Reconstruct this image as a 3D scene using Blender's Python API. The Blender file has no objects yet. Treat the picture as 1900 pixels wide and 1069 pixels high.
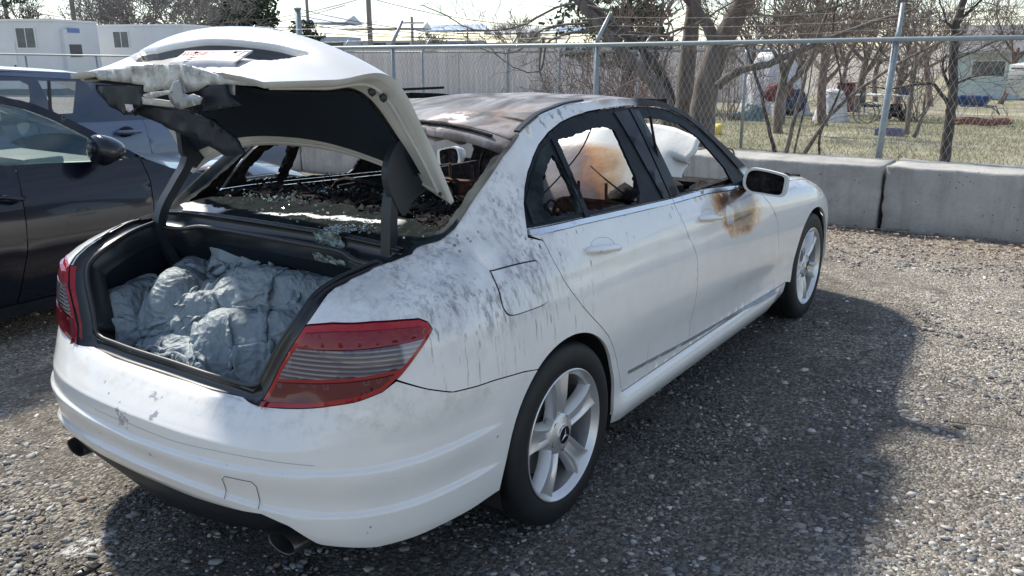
import bpy, bmesh, math, random
import numpy as np
from mathutils import Vector, Matrix
from mathutils.geometry import delaunay_2d_cdt
R=math.radians
rng=np.random.default_rng(7); random.seed(7)
SC=bpy.context.scene; COL=SC.collection
# ---------------------------------------------------------------- camera, sky, sun, exposure
cam=bpy.data.cameras.new('camera'); camo=bpy.data.objects.new('camera',cam); COL.objects.link(camo); SC.camera=camo
CP=Vector((-2.26127,-2.23549,1.57389)); yaw,pit,rol=R(34.92556),R(-15.6815),R(-0.50102)
fw=Vector((math.cos(pit)*math.cos(yaw),math.cos(pit)*math.sin(yaw),math.sin(pit)))
rt=fw.cross(Vector((0,0,1))).normalized(); up=rt.cross(fw)
r2=math.cos(rol)*rt+math.sin(rol)*up; u2=-math.sin(rol)*rt+math.cos(rol)*up
camo.matrix_world=Matrix.Translation(CP) @ Matrix((r2,u2,-fw)).transposed().to_4x4()
cam.sensor_width=36; cam.lens=36*1582.45/1900; cam.clip_end=3000; cam.clip_start=.05
def at(px,py,X=None,Y=None,Zc=None,t=None):
    d=fw+r2*((px-950)/1582.45)+u2*((534.5-py)/1582.45)
    if X is not None: t=(X-CP.x)/d.x
    elif Y is not None: t=(Y-CP.y)/d.y
    elif Zc is not None: t=(Zc-CP.z)/d.z
    return CP+d*t
SUN_AZ=R(76); SUN_EL=R(47)           # direction towards the sun
world=bpy.data.worlds.new('World'); SC.world=world; world.use_nodes=True
wn=world.node_tree.nodes; wl=world.node_tree.links
bg=wn['Background']; sky=wn.new('ShaderNodeTexSky'); sky.sky_type='NISHITA'; sky.sun_disc=False
sky.sun_elevation=SUN_EL; sky.sun_rotation=R(90)-SUN_AZ; sky.air_density=1.0; sky.dust_density=.05; sky.ozone_density=2.5
# thin bright cloud layer mixed over the sky
tc=wn.new('ShaderNodeTexCoord'); mp=wn.new('ShaderNodeMapping'); mp.inputs['Scale'].default_value=(3,3,15)
nz=wn.new('ShaderNodeTexNoise'); nz.inputs['Scale'].default_value=2.2; nz.inputs['Detail'].default_value=8; nz.inputs['Roughness'].default_value=.62
cr=wn.new('ShaderNodeValToRGB'); cr.color_ramp.elements[0].position=.42; cr.color_ramp.elements[1].position=.66
mx=wn.new('ShaderNodeMixRGB'); mx.inputs[2].default_value=(4.6,4.75,5.0,1)
ml=wn.new('ShaderNodeMath'); ml.operation='MULTIPLY'; ml.inputs[1].default_value=.78
wl.new(tc.outputs['Generated'],mp.inputs[0]); wl.new(mp.outputs[0],nz.inputs['Vector']); wl.new(nz.outputs['Fac'],cr.inputs[0])
wl.new(cr.outputs[0],ml.inputs[0]); wl.new(ml.outputs[0],mx.inputs[0]); wl.new(sky.outputs[0],mx.inputs[1]); wl.new(mx.outputs[0],bg.inputs[0])
bg.inputs[1].default_value=.15
sl=bpy.data.lights.new('sun','SUN'); sl.energy=5.0; sl.angle=R(4.0); sl.color=(1,.93,.81)
so=bpy.data.objects.new('sun',sl); COL.objects.link(so)
sd=Vector((math.cos(SUN_EL)*math.cos(SUN_AZ),math.cos(SUN_EL)*math.sin(SUN_AZ),math.sin(SUN_EL)))
so.rotation_euler=sd.to_track_quat('Z','Y').to_euler(); so.location=(0,0,20)
SC.view_settings.view_transform='Standard'; SC.view_settings.look='None'; SC.view_settings.exposure=0.42; SC.view_settings.gamma=1
SC.cycles.max_bounces=6; SC.cycles.transparent_max_bounces=24

# ---------------------------------------------------------------- materials
class NT:
    def __init__(s,name):
        s.m=bpy.data.materials.new(name); s.m.use_nodes=True; s.t=s.m.node_tree; s.n=s.t.nodes; s.l=s.t.links
        s.b=s.n['Principled BSDF']; s.o=None
    def co(s):
        if s.o is None: s.o=s.n.new('ShaderNodeTexCoord').outputs['Object']
        return s.o
    def mapd(s,scale=(1,1,1),loc=(0,0,0),rot=(0,0,0),src=None):
        m=s.n.new('ShaderNodeMapping'); m.inputs['Scale'].default_value=scale; m.inputs['Location'].default_value=loc; m.inputs['Rotation'].default_value=rot
        s.l.new(src or s.co(),m.inputs[0]); return m.outputs[0]
    def noise(s,sc=5,det=4,rough=.55,vec=None,dist=0):
        n=s.n.new('ShaderNodeTexNoise'); n.inputs['Scale'].default_value=sc; n.inputs['Detail'].default_value=det; n.inputs['Roughness'].default_value=rough; n.inputs['Distortion'].default_value=dist
        s.l.new(vec or s.co(),n.inputs['Vector']); return n.outputs['Fac']
    def vor(s,sc=5,vec=None,feat='F1',out='Distance'):
        n=s.n.new('ShaderNodeTexVoronoi'); n.feature=feat; n.inputs['Scale'].default_value=sc; s.l.new(vec or s.co(),n.inputs['Vector']); return n.outputs[out]
    def ramp(s,src,a,b,ca=(0,0,0,1),cb=(1,1,1,1)):
        r=s.n.new('ShaderNodeValToRGB'); r.color_ramp.elements[0].position=a; r.color_ramp.elements[1].position=b
        r.color_ramp.elements[0].color=ca; r.color_ramp.elements[1].color=cb; s.l.new(src,r.inputs[0]); return r.outputs[0]
    def rampn(s,src,els):
        r=s.n.new('ShaderNodeValToRGB'); e=r.color_ramp.elements
        while len(e)<len(els): e.new(.5)
        for k,(p,c) in enumerate(els): e[k].position=p; e[k].color=(*c,1)
        s.l.new(src,r.inputs[0]); return r.outputs[0]
    def mr(s,src,a,b,c=0,d=1,clamp=True,smooth=False):
        r=s.n.new('ShaderNodeMapRange'); r.clamp=clamp
        if smooth: r.interpolation_type='SMOOTHSTEP'
        for i,v in enumerate((a,b,c,d)): r.inputs[1+i].default_value=v
        s.l.new(src,r.inputs[0]); return r.outputs[0]
    def math(s,op,a,b=None,c=None):
        m=s.n.new('ShaderNodeMath'); m.operation=op
        for i,v in enumerate((a,b,c)):
            if v is None: continue
            if isinstance(v,(int,float)): m.inputs[i].default_value=v
            else: s.l.new(v,m.inputs[i])
        return m.outputs[0]
    def mix(s,f,a,b):
        m=s.n.new('ShaderNodeMixRGB')
        for i,v in enumerate((f,a,b)):
            if isinstance(v,(int,float)): m.inputs[i].default_value=v
            elif isinstance(v,tuple): m.inputs[i].default_value=(*v,1) if len(v)==3 else v
            else: s.l.new(v,m.inputs[i])
        return m.outputs[0]
    def xyz(s,src=None):
        x=s.n.new('ShaderNodeSeparateXYZ'); s.l.new(src or s.co(),x.inputs[0]); return x.outputs
    def set(s,**k):
        nm={'col':'Base Color','rough':'Roughness','metal':'Metallic','coat':'Coat Weight','trans':'Transmission Weight','alpha':'Alpha','spec':'Specular IOR Level','coatr':'Coat Roughness','ior':'IOR','sheen':'Sheen Weight'}
        for a,v in k.items():
            i=s.b.inputs[nm[a]]
            if isinstance(v,(int,float)): i.default_value=v
            elif isinstance(v,tuple): i.default_value=(*v,1) if len(v)==3 else v
            else: s.l.new(v,i)
        return s
    def bump(s,h,st=.3,d=.01):
        b=s.n.new('ShaderNodeBump'); b.inputs['Strength'].default_value=st; b.inputs['Distance'].default_value=d
        s.l.new(h,b.inputs['Height']); s.l.new(b.outputs[0],s.b.inputs['Normal']); return s
def simple(name,col,rough=.5,metal=0,var=.15,sc=8,bump=0,**k):
    t=NT(name); n=t.noise(sc,5,.6)
    d=tuple(c*(1-var) for c in col); e=tuple(min(1,c*(1+var)) for c in col)
    t.set(col=t.ramp(n,.3,.7,(*d,1),(*e,1)),rough=rough,metal=metal,**k)
    if bump: t.bump(t.noise(sc*6,4,.6),bump,.004)
    return t.m
def gauss(t,X,Z,cx,cz,rx,rz):
    a=t.math('DIVIDE',t.math('SUBTRACT',X,cx),rx); b=t.math('DIVIDE',t.math('SUBTRACT',Z,cz),rz)
    return t.math('SQRT',t.math('ADD',t.math('MULTIPLY',a,a),t.math('MULTIPLY',b,b)))
def paint_white():
    t=NT('soot_streaked_white_paint'); x=t.xyz(); X,Y,Z=x[0],x[1],x[2]
    n1=t.noise(1.4,3,.5)
    base=t.ramp(n1,.3,.75,(.70,.705,.69,1),(.80,.79,.765,1))
    # dusty film
    film=t.mr(t.noise(9,6,.65),.45,.8,0,.25)
    base=t.mix(film,base,(.50,.49,.46))
    right=t.mr(Y,-.3,-.2,1,0)
    # region of the quarter where soot was smeared
    g=gauss(t,X,Z,-.33,.93,.36,.16)
    reg=t.mr(g,.3,1.6,1,0,smooth=True)
    g2=gauss(t,X,Z,-.08,1.05,.15,.28); reg2=t.mr(g2,.2,1.4,.8,0,smooth=True)
    reg=t.math('MAXIMUM',reg,reg2)
    dv=t.mapd((30,30,4.6),(0,0,0),(0,R(-20),0)); sc=t.noise(1.5,9,.74,dv,.35)
    s1=t.mr(sc,.46,.62,0,.85)
    pn=t.mr(t.noise(6,6,.65),.40,.54,.0,1)
    soot=t.math('MULTIPLY',t.math('MULTIPLY',s1,reg),pn)
    film2=t.math('MULTIPLY',t.mr(t.noise(1,6,.6,t.mapd((9,9,3.2),(2,0,0),(0,R(-20),0))),.40,.66,0,.50),reg); base=t.mix(film2,base,(.27,.265,.30))
    # small dark flakes
    vv=t.mapd((36,36,13),(0,0,0),(0,R(35),0)); vo=t.vor(1.0,vv)
    fl=t.math('MULTIPLY',t.mr(vo,.15,.24,1,0),t.mr(t.noise(7,3,.5),.49,.57,0,1))
    regf=t.mr(gauss(t,X,Z,.15,.98,1.0,.16),.5,1.2,1,0,smooth=True)
    fl=t.math('MULTIPLY',fl,t.math('MAXIMUM',regf,t.math('MULTIPLY',reg,.9)))
    soot=t.math('MAXIMUM',soot,t.math('MULTIPLY',fl,.9))
    # black chips at random
    # thin vertical drips below the shoulder
    dr=t.noise(1,3,.6,t.mapd((62,62,1.9)))
    drip=t.math('MULTIPLY',t.mr(dr,.60,.66,0,1),t.mr(Z,.60,.74,0,1))
    drip=t.math('MULTIPLY',drip,t.math('MULTIPLY',t.mr(X,-.70,-.60,0,1),t.mr(X,-.02,.28,1,.0)))
    drip=t.math('MULTIPLY',drip,t.mr(Z,.9,1.0,1,0))
    drip2=t.math('MULTIPLY',t.mr(t.noise(1,2,.5,t.mapd((46,46,1.1),(3,0,0))),.63,.70,0,.45),t.math('MULTIPLY',t.mr(Z,.36,.5,.9,0),t.mr(Z,.30,.36,0,1)))
    soot=t.math('MAXIMUM',soot,t.math('MULTIPLY',drip,.62)); soot=t.math('MAXIMUM',soot,t.math('MULTIPLY',drip2,t.mr(X,.4,1.3,1,.3)))
    soot=t.math('MULTIPLY',soot,right)
    col=t.mix(soot,base,(.125,.12,.135))
    # burn mark on the front door
    W=t.noise(6,7,.68); 
    gb=t.math('ADD',gauss(t,t.math('ADD',X,t.math('MULTIPLY',Z,.25)),Z,1.80,.862,.28,.135),t.math('MULTIPLY',t.math('SUBTRACT',W,.5),1.5))
    gb=t.math('ADD',gb,t.mr(Y,-.3,-.2,0,9))
    burn=t.rampn(t.math('DIVIDE',gb,2.0),[(.0,(.30,.27,.28)),(.10,(.20,.155,.15)),(.20,(.085,.04,.025)),(.31,(.17,.075,.035)),(.39,(.42,.21,.09)),(.47,(.66,.50,.33)),(.56,(.76,.74,.70))])
    mask=t.mr(gb,1.0,1.35,1,0)
    lowc=t.mr(Z,.66,.74,0,1)
    col=t.mix(t.math('MULTIPLY',mask,lowc),col,burn)
    pp=t.math('ADD',gauss(t,X,Z,1.46,.835,.055,.045),t.math('MULTIPLY',t.math('SUBTRACT',t.noise(14,4,.6),.5),1.6)); pp=t.math('ADD',pp,t.mr(Y,-.3,-.2,0,9))
    col=t.mix(t.mr(pp,.9,1.05,1,0),col,(.42,.40,.40))
    # charred roof rail
    topz=t.math('ADD',Z,t.math('MULTIPLY',t.math('SUBTRACT',t.noise(5,5,.6),.5),.10))
    rb=t.math('MULTIPLY',t.mr(t.math('ADD',X,t.math('MULTIPLY',t.math('SUBTRACT',t.noise(4,4,.6),.5),.5)),.55,.78,0,1),t.mr(topz,1.345,1.37,0,1))
    col=t.mix(t.math('MULTIPLY',rb,.8),col,(.33,.19,.09))
    bk0=t.math('MULTIPLY',t.mr(Z,.97,1.0,0,1),t.mr(t.math('ABSOLUTE',Y),.80,.82,1,0)); bk=t.math('MULTIPLY',t.mr(t.math('ADD',X,t.math('MULTIPLY',t.math('SUBTRACT',t.noise(5,5,.6),.5),.35)),.93,1.06,0,1),t.mr(t.math('ADD',topz,t.math('MULTIPLY',t.math('SUBTRACT',X,1.0),.55)),1.33,1.36,0,1))
    col=t.mix(t.math('MULTIPLY',bk,bk0),col,(.025,.022,.022))
    # soot licked up along the edge of the rear window
    e1=t.math('MULTIPLY',t.mr(t.noise(1,5,.7,t.mapd((40,40,10))),.52,.62,0,.8),t.mr(gauss(t,X,Z,.33,1.335,.30,.03),.6,1.2,1,0))
    col=t.mix(e1,col,(.06,.06,.05))
    t.set(col=col,rough=t.math('MAXIMUM',t.mr(soot,0,1,.34,.7),t.math('MULTIPLY',t.math('MULTIPLY',bk,bk0),.6)),coat=t.math('MULTIPLY',t.mr(soot,0,1,.9,.0),t.mr(t.math('MULTIPLY',bk,bk0),0,1,1,.05)),coatr=.05,spec=t.mr(t.math('MULTIPLY',bk,bk0),0,1,.5,.25))
    t.bump(t.noise(420,2,.5),.05,.001)
    return t.m
def paint_bumper():
    t=NT('scuffed_white_bumper_paint'); x=t.xyz(); X,Y,Z=x[0],x[1],x[2]
    base=t.ramp(t.noise(1.7,4,.5),.3,.75,(.68,.68,.66,1),(.76,.75,.725,1))
    dirt=t.math('MULTIPLY',t.mr(t.noise(24,7,.75),.48,.70,0,.55),t.mr(Z,.57,.63,.12,1))
    base=t.mix(dirt,base,(.40,.385,.35))
    wv=t.noise(46,6,.7)
    chips=None
    for (cy,cz,ry,rz,th) in ((.05,.527,.05,.034,.49),(.065,.55,.02,.03,.49),(-.10,.572,.035,.014,.48),(-.055,.606,.05,.014,.49),(-.09,.452,.028,.02,.50),(.19,.60,.015,.01,.5)):
        d=gauss(t,Y,Z,cy,cz,ry,rz); c=t.mr(t.math('SUBTRACT',wv,t.math('MULTIPLY',t.math('SUBTRACT',d,.4),.25)),th,th+.02,0,1)
        c=t.math('MULTIPLY',c,t.mr(d,1.0,1.3,1,0)); chips=c if chips is None else t.math('MAXIMUM',chips,c)
    c=t.math('MULTIPLY',chips,t.mr(X,-.5,-.4,1,0))
    col=t.mix(c,base,(.33,.32,.34))
    sp=t.math('MULTIPLY',t.mr(t.vor(30),.10,.16,1,0),t.mr(t.noise(9,3,.5),.58,.64,0,1)); col=t.mix(t.math('MULTIPLY',sp,.7),col,(.13,.12,.12))
    scr=t.math('MULTIPLY',t.mr(t.noise(1,4,.6,t.mapd((9,9,160))),.66,.70,0,.3),t.mr(t.noise(3,2,.5),.5,.56,0,1)); col=t.mix(scr,col,(.35,.34,.34))
    t.set(col=col,rough=t.mr(dirt,0,.5,.30,.6),coat=t.mr(dirt,0,.5,.8,.05),coatr=.06); t.bump(t.noise(500,2,.5),.04,.001); return t.m
def burnt_steel():
    t=NT('burnt_bare_steel'); x=t.xyz()
    n=t.noise(1,7,.62,t.mapd((3,7,6)),.8)
    col=t.rampn(n,[(.30,(.05,.05,.055)),(.42,(.11,.112,.12)),(.52,(.19,.195,.205)),(.62,(.30,.305,.32)),(.75,(.15,.14,.13))])
    rust=t.math('MULTIPLY',t.mr(gauss(t,x[0],x[1],.2,-.45,.28,.22),.5,1.2,1,0),t.mr(t.noise(6,5,.6),.42,.56,0,1))
    col=t.mix(t.math('MULTIPLY',rust,.45),col,(.30,.20,.15))
    wp=t.math('MULTIPLY',t.mr(gauss(t,x[0],x[1],.10,-.33,.12,.08),.7,1.1,1,0),t.mr(t.noise(14,4,.6),.45,.5,0,1)); col=t.mix(wp,col,(.62,.56,.54))
    t.set(col=col,rough=.72,metal=.1,spec=.12); t.bump(t.noise(30,6,.7),.35,.006); return t.m
def charm():
    t=NT('charred_black'); n=t.noise(26,8,.7)
    t.set(col=t.rampn(n,[(.35,(.006,.006,.008)),(.52,(.02,.019,.021)),(.62,(.045,.035,.03)),(.72,(.08,.07,.065))]),rough=.8,spec=.12); t.bump(n,.8,.01); return t.m
def glass(name,col=(.75,.9,.88),a=.25,rough=.05):
    t=NT(name); t.set(col=col,rough=rough,alpha=a,spec=.8,coat=1.0); return t.m
def gravel_ground():
    t=NT('gravel_and_dirt_ground'); x=t.xyz()
    big=t.noise(.55,5,.55); mid=t.noise(7,6,.65); v=t.vor(85,t.mapd((1,1.25,1),(0,0,0),(0,0,.6)),out='Color'); vd=t.math('ADD',t.math('MULTIPLY',t.vor(85,t.mapd((1,1.25,1),(0,0,0),(0,0,.6))),-.7),t.noise(120,4,.7))
    n2=t.n.new('ShaderNodeSeparateColor'); t.l.new(v,n2.inputs[0])
    st=t.rampn(n2.outputs[0],[(.0,(.085,.078,.069)),(.35,(.205,.186,.158)),(.65,(.385,.352,.30)),(.88,(.57,.53,.46)),(1,(.78,.73,.65))])
    dirt=t.rampn(mid,[(.3,(.12,.108,.095)),(.55,(.26,.235,.20)),(.8,(.40,.365,.31))])
    f=t.mr(t.math('ADD',big,t.math('MULTIPLY',t.math('SUBTRACT',mid,.5),.6)),.34,.56,.2,.9)
    col=t.mix(f,dirt,st)
    # leaf litter near the barrier
    lit=t.math('MULTIPLY',t.mr(x[0],4.2,5.2,0,.75),t.mr(x[0],5.9,6.0,1,0)); lv=t.vor(38,t.mapd((1,2.4,1),(5,0,0),(0,0,.6)),out='Color'); l2=t.n.new('ShaderNodeSeparateColor'); t.l.new(lv,l2.inputs[0])
    col=t.mix(lit,col,t.rampn(l2.outputs[1],[(.0,(.06,.045,.04)),(.4,(.18,.14,.11)),(.75,(.36,.31,.26)),(1,(.55,.50,.44))]))
    # car's shade deepened in the ground colour, with trodden ashy dirt
    ar=t.math('ADD',gauss(t,x[0],x[1],.9,-.2,3.0,1.9),t.math('MULTIPLY',t.math('SUBTRACT',t.noise(1.1,7,.65),.5),1.5)); shade_ash=t.mr(ar,.62,1.25,.62,0); col=t.mix(shade_ash,col,(.045,.042,.040))
    # dry grass yard behind the barrier
    gn=t.noise(1.1,6,.6); gf=t.noise(60,5,.7)
    gr=t.mix(t.mr(gn,.44,.58),(.22,.21,.135),(.10,.125,.055)); gr=t.mix(t.mr(gf,.35,.65),gr,(.42,.38,.28)); gr=t.mix(t.mr(t.noise(.5,4,.6),.52,.66,0,.7),gr,(.50,.46,.38))
    yard=t.math('MULTIPLY',t.mr(x[0],6.0,6.5),t.mr(x[1],11,13,1,0))
    col=t.mix(yard,col,gr)
    # pale paint crumbs
    wsp=t.math('MULTIPLY',t.mr(t.noise(30,5,.7),.47,.52),t.mr(gauss(t,x[0],x[1],-1.02,.36,.10,.055),.6,1.1,1,0)); col=t.mix(wsp,col,(.7,.7,.7))
    wsp=t.math('MULTIPLY',t.mr(t.noise(30,5,.7),.5,.56),t.mr(gauss(t,x[0],x[1],-1.12,.95,.09,.04),.6,1.1,1,0)); col=t.mix(wsp,col,(.65,.65,.65))
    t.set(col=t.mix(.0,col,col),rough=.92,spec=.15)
    h=t.math('ADD',t.math('MULTIPLY',vd,1.0),t.math('MULTIPLY',mid,1.0)); t.bump(h,.8,.016); return t.m
def vcol(name,rough=.7,var=0):
    t=NT(name); a=t.n.new('ShaderNodeVertexColor'); a.layer_name='Col'; n=t.noise(80,4,.6)
    t.set(col=t.mix(t.mr(n,.3,.7,0,.25),a.outputs[0],(.06,.055,.05)),rough=rough,spec=.25); return t.m
def concrete():
    t=NT('weathered_concrete'); x=t.xyz(); n=t.noise(2.6,8,.65); f=t.noise(40,6,.7)
    base=t.rampn(n,[(.3,(.27,.265,.25)),(.5,(.37,.365,.345)),(.7,(.46,.45,.42))])
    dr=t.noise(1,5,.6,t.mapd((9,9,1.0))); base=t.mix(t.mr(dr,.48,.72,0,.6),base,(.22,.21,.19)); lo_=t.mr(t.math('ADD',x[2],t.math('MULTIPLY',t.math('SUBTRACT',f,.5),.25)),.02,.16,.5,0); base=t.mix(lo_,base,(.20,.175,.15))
    base=t.mix(t.mr(f,.55,.75,0,.4),base,(.16,.155,.15)); pits=t.math('MULTIPLY',t.mr(t.vor(26),.08,.18,1,0),t.mr(t.noise(5,3,.5),.52,.6)); base=t.mix(pits,base,(.10,.098,.09))
    t.set(col=base,rough=.9); t.bump(t.math('SUBTRACT',t.math('ADD',f,n),pits),.6,.012); return t.m
def tarpm():
    t=NT('grey_green_tarp_fabric'); n=t.noise(5,6,.6); f=t.noise(1,5,.65,t.mapd((24,24,60)),1.2)
    t.set(col=t.mix(t.mr(f,.45,.62,0,.2),t.ramp(n,.3,.7,(.19,.235,.265,1),(.28,.33,.36,1)),(.27,.30,.305)),rough=.55,spec=.30)
    dv=t.n.new('ShaderNodeMixRGB'); dv.inputs[0].default_value=.10; t.l.new(t.co(),dv.inputs[1]); nn=t.n.new('ShaderNodeTexNoise'); nn.inputs['Scale'].default_value=6; t.l.new(t.co(),nn.inputs['Vector']); t.l.new(nn.outputs['Color'],dv.inputs[2])
    w1=t.vor(26,t.mapd((1,1,1.6),src=dv.outputs[0])); w2=t.vor(60,t.mapd((1.3,1,.8),(3,1,2),(.5,.3,.9),src=dv.outputs[0])); w3=t.noise(60,4,.6)
    h=t.math('ADD',t.math('ADD',t.math('MULTIPLY',w1,1.0),t.math('MULTIPLY',w2,.42)),t.math('MULTIPLY',w3,.06)); t.bump(h,.6,.016); return t.m
def barkm(name,a,b):
    t=NT(name); n=t.noise(1,7,.68,t.mapd((14,14,3.5)),.6); t.set(col=t.ramp(n,.32,.68,(*a,1),(*b,1)),rough=.9); t.bump(n,.8,.012); return t.m
M={}
M['paint']=paint_white(); M['bumper']=paint_bumper(); M['steel']=burnt_steel(); M['char']=charm()
M['lidpaint']=simple('lid_white_paint',(.66,.665,.65),.35,0,.10,14,coat=.4,coatr=.12)
M['innerpaint']=simple('cream_inner_paint',(.46,.46,.42),.45,0,.12,6,coat=.2)
M['liner']=simple('dark_felt_liner',(.009,.016,.025),.85,0,.12,20,bump=.15,spec=.2)
M['arm']=simple('dark_hinge_steel',(.016,.022,.029),.40,0,.15,5)
M['seal']=simple('rubber_seal',(.017,.018,.02),.38,0,.3,8)
M['gutter']=simple('black_gutter_paint',(.014,.017,.02),.3,0,.3,6)
M['blacktrim']=simple('sooty_black_trim',(.010,.013,.017),.5,0,.6,14,bump=.1,spec=.13)
def sooty_glass():
    t=NT('sooty_cracked_glass'); n=t.noise(9,6,.6)
    t.set(col=t.ramp(n,.35,.68,(.010,.014,.018,1),(.05,.062,.065,1)),rough=.75,spec=.05); t.bump(t.vor(160,feat='DISTANCE_TO_EDGE'),.2,.002); return t.m
M['sootglass']=sooty_glass()
M['chrome']=simple('bright_trim',(.62,.66,.70),.2,.9,.06,9)
M['tyre']=simple('tyre_rubber',(.006,.007,.008),.62,0,.25,30,bump=.1)
M['rim']=simple('brushed_alloy',(.60,.60,.60),.32,.65,.06,10)
M['rimdark']=simple('alloy_barrel',(.30,.30,.305),.40,.6,.25,9)
M['dark']=simple('underbody_black',(.008,.009,.010),.8,0,.3,9)
M['plastic']=simple('grey_black_plastic',(.015,.019,.025),.45,0,.3,16,bump=.08,spec=.22)
M['mud']=simple('dusty_plastic',(.085,.086,.088),.6,0,.3,8)
M['metal']=simple('raw_grey_metal',(.30,.31,.315),.4,.5,.2,12)
M['rust']=simple('rusted_frame_steel',(.16,.085,.055),.8,.2,.6,30,bump=.5)
_w=NT('torn_white_metal'); _n=_w.noise(22,7,.72); _m=_w.noise(60,5,.7)
_w.set(col=_w.rampn(_n,[(.30,(.08,.08,.075)),(.38,(.28,.275,.25)),(.48,(.42,.42,.39)),(.62,(.56,.56,.52)),(.72,(.26,.25,.23))]),rough=.35,metal=.15,spec=.5); _w.bump(_m,.35,.004); M['wmetal']=_w.m
M['galv']=simple('galvanised_steel',(.27,.31,.33),.5,.45,.12,20)
M['wire']=simple('galvanised_wire',(.33,.34,.34),.5,.4,.1,5)
M['carpet']=simple('dark_trunk_carpet',(.03,.028,.028),.95,0,.3,60,bump=.3,spec=.1)
M['exh']=simple('sooty_exhaust_steel',(.10,.095,.09),.35,.7,.3,12)
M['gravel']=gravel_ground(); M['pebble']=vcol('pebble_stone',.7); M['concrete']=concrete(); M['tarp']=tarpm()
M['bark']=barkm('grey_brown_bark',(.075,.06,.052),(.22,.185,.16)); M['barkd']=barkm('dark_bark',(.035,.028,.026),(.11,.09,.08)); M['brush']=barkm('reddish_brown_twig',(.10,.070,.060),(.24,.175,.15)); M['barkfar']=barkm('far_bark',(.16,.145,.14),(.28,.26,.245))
def lampm(name,col,rough=.12,a=1):
    t=NT(name); t.set(col=t.mix(t.mr(t.noise(6,3,.5),.3,.7,0,.3),col,tuple(c*.6 for c in col)),rough=rough,coat=.5,coatr=.03,spec=.3); return t.m
M['lred']=lampm('red_lens',(.20,.008,.013)); M['lred2']=lampm('dark_red_lens',(.10,.008,.012)); M['lpink']=lampm('red_lens_border',(.36,.010,.018))
def clearlens():
    t=NT('ribbed_clear_lens'); x=t.xyz(); w=t.math('SINE',t.math('MULTIPLY',x[2],520))
    c=t.mix(t.mr(w,-.2,.8),(.06,.045,.05),(.23,.205,.215)); c=t.mix(t.mr(x[0],-.715,-.705),c,t.mix(t.mr(w,-.2,.8),(.42,.40,.42),(.62,.60,.62))); c=t.mix(t.mr(t.noise(9,2,.5),.52,.56,0,.45),c,(.05,.05,.08))
    t.set(col=c,rough=.15,coat=.6,coatr=.03); t.bump(w,.5,.003); return t.m
M['lclear']=clearlens()

# ---------------------------------------------------------------- object helpers
ORG={}
def tag(o,label=None,cat=None,group=None,kind=None):
    if label: o['label']=label
    if cat: o['category']=cat
    if group: o['group']=group
    if kind: o['kind']=kind
    return o
def thing(name,loc,label,cat,group=None,rz=0):
    o=bpy.data.objects.new(name,None); COL.objects.link(o); o.location=loc; o.rotation_euler=(0,0,rz); o.empty_display_size=.2
    ORG[o.name]=Matrix.Translation(Vector(loc))@Matrix.Rotation(rz,4,'Z')
    return tag(o,label,cat,group)
def mkmesh(name,v,f,mat,smooth=True):
    me=bpy.data.meshes.new(name)
    me.from_pydata([tuple(map(float,p)) for p in v],[],[tuple(map(int,q)) for q in f])
    mats=mat if isinstance(mat,(list,tuple)) else [mat]
    for m in mats: me.materials.append(m)
    if smooth: me.polygons.foreach_set('use_smooth',[True]*len(me.polygons))
    me.update(); return me
def link(name,me,parent=None,local=False):
    """mesh given in world coordinates unless local; parent is an Empty thing or a part"""
    o=bpy.data.objects.new(name,me); COL.objects.link(o)
    if parent is not None:
        o.parent=parent
        if not local:
            W=ORG.get(parent.name,Matrix.Identity(4))
            o.matrix_parent_inverse=W.inverted()
    return o
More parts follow.
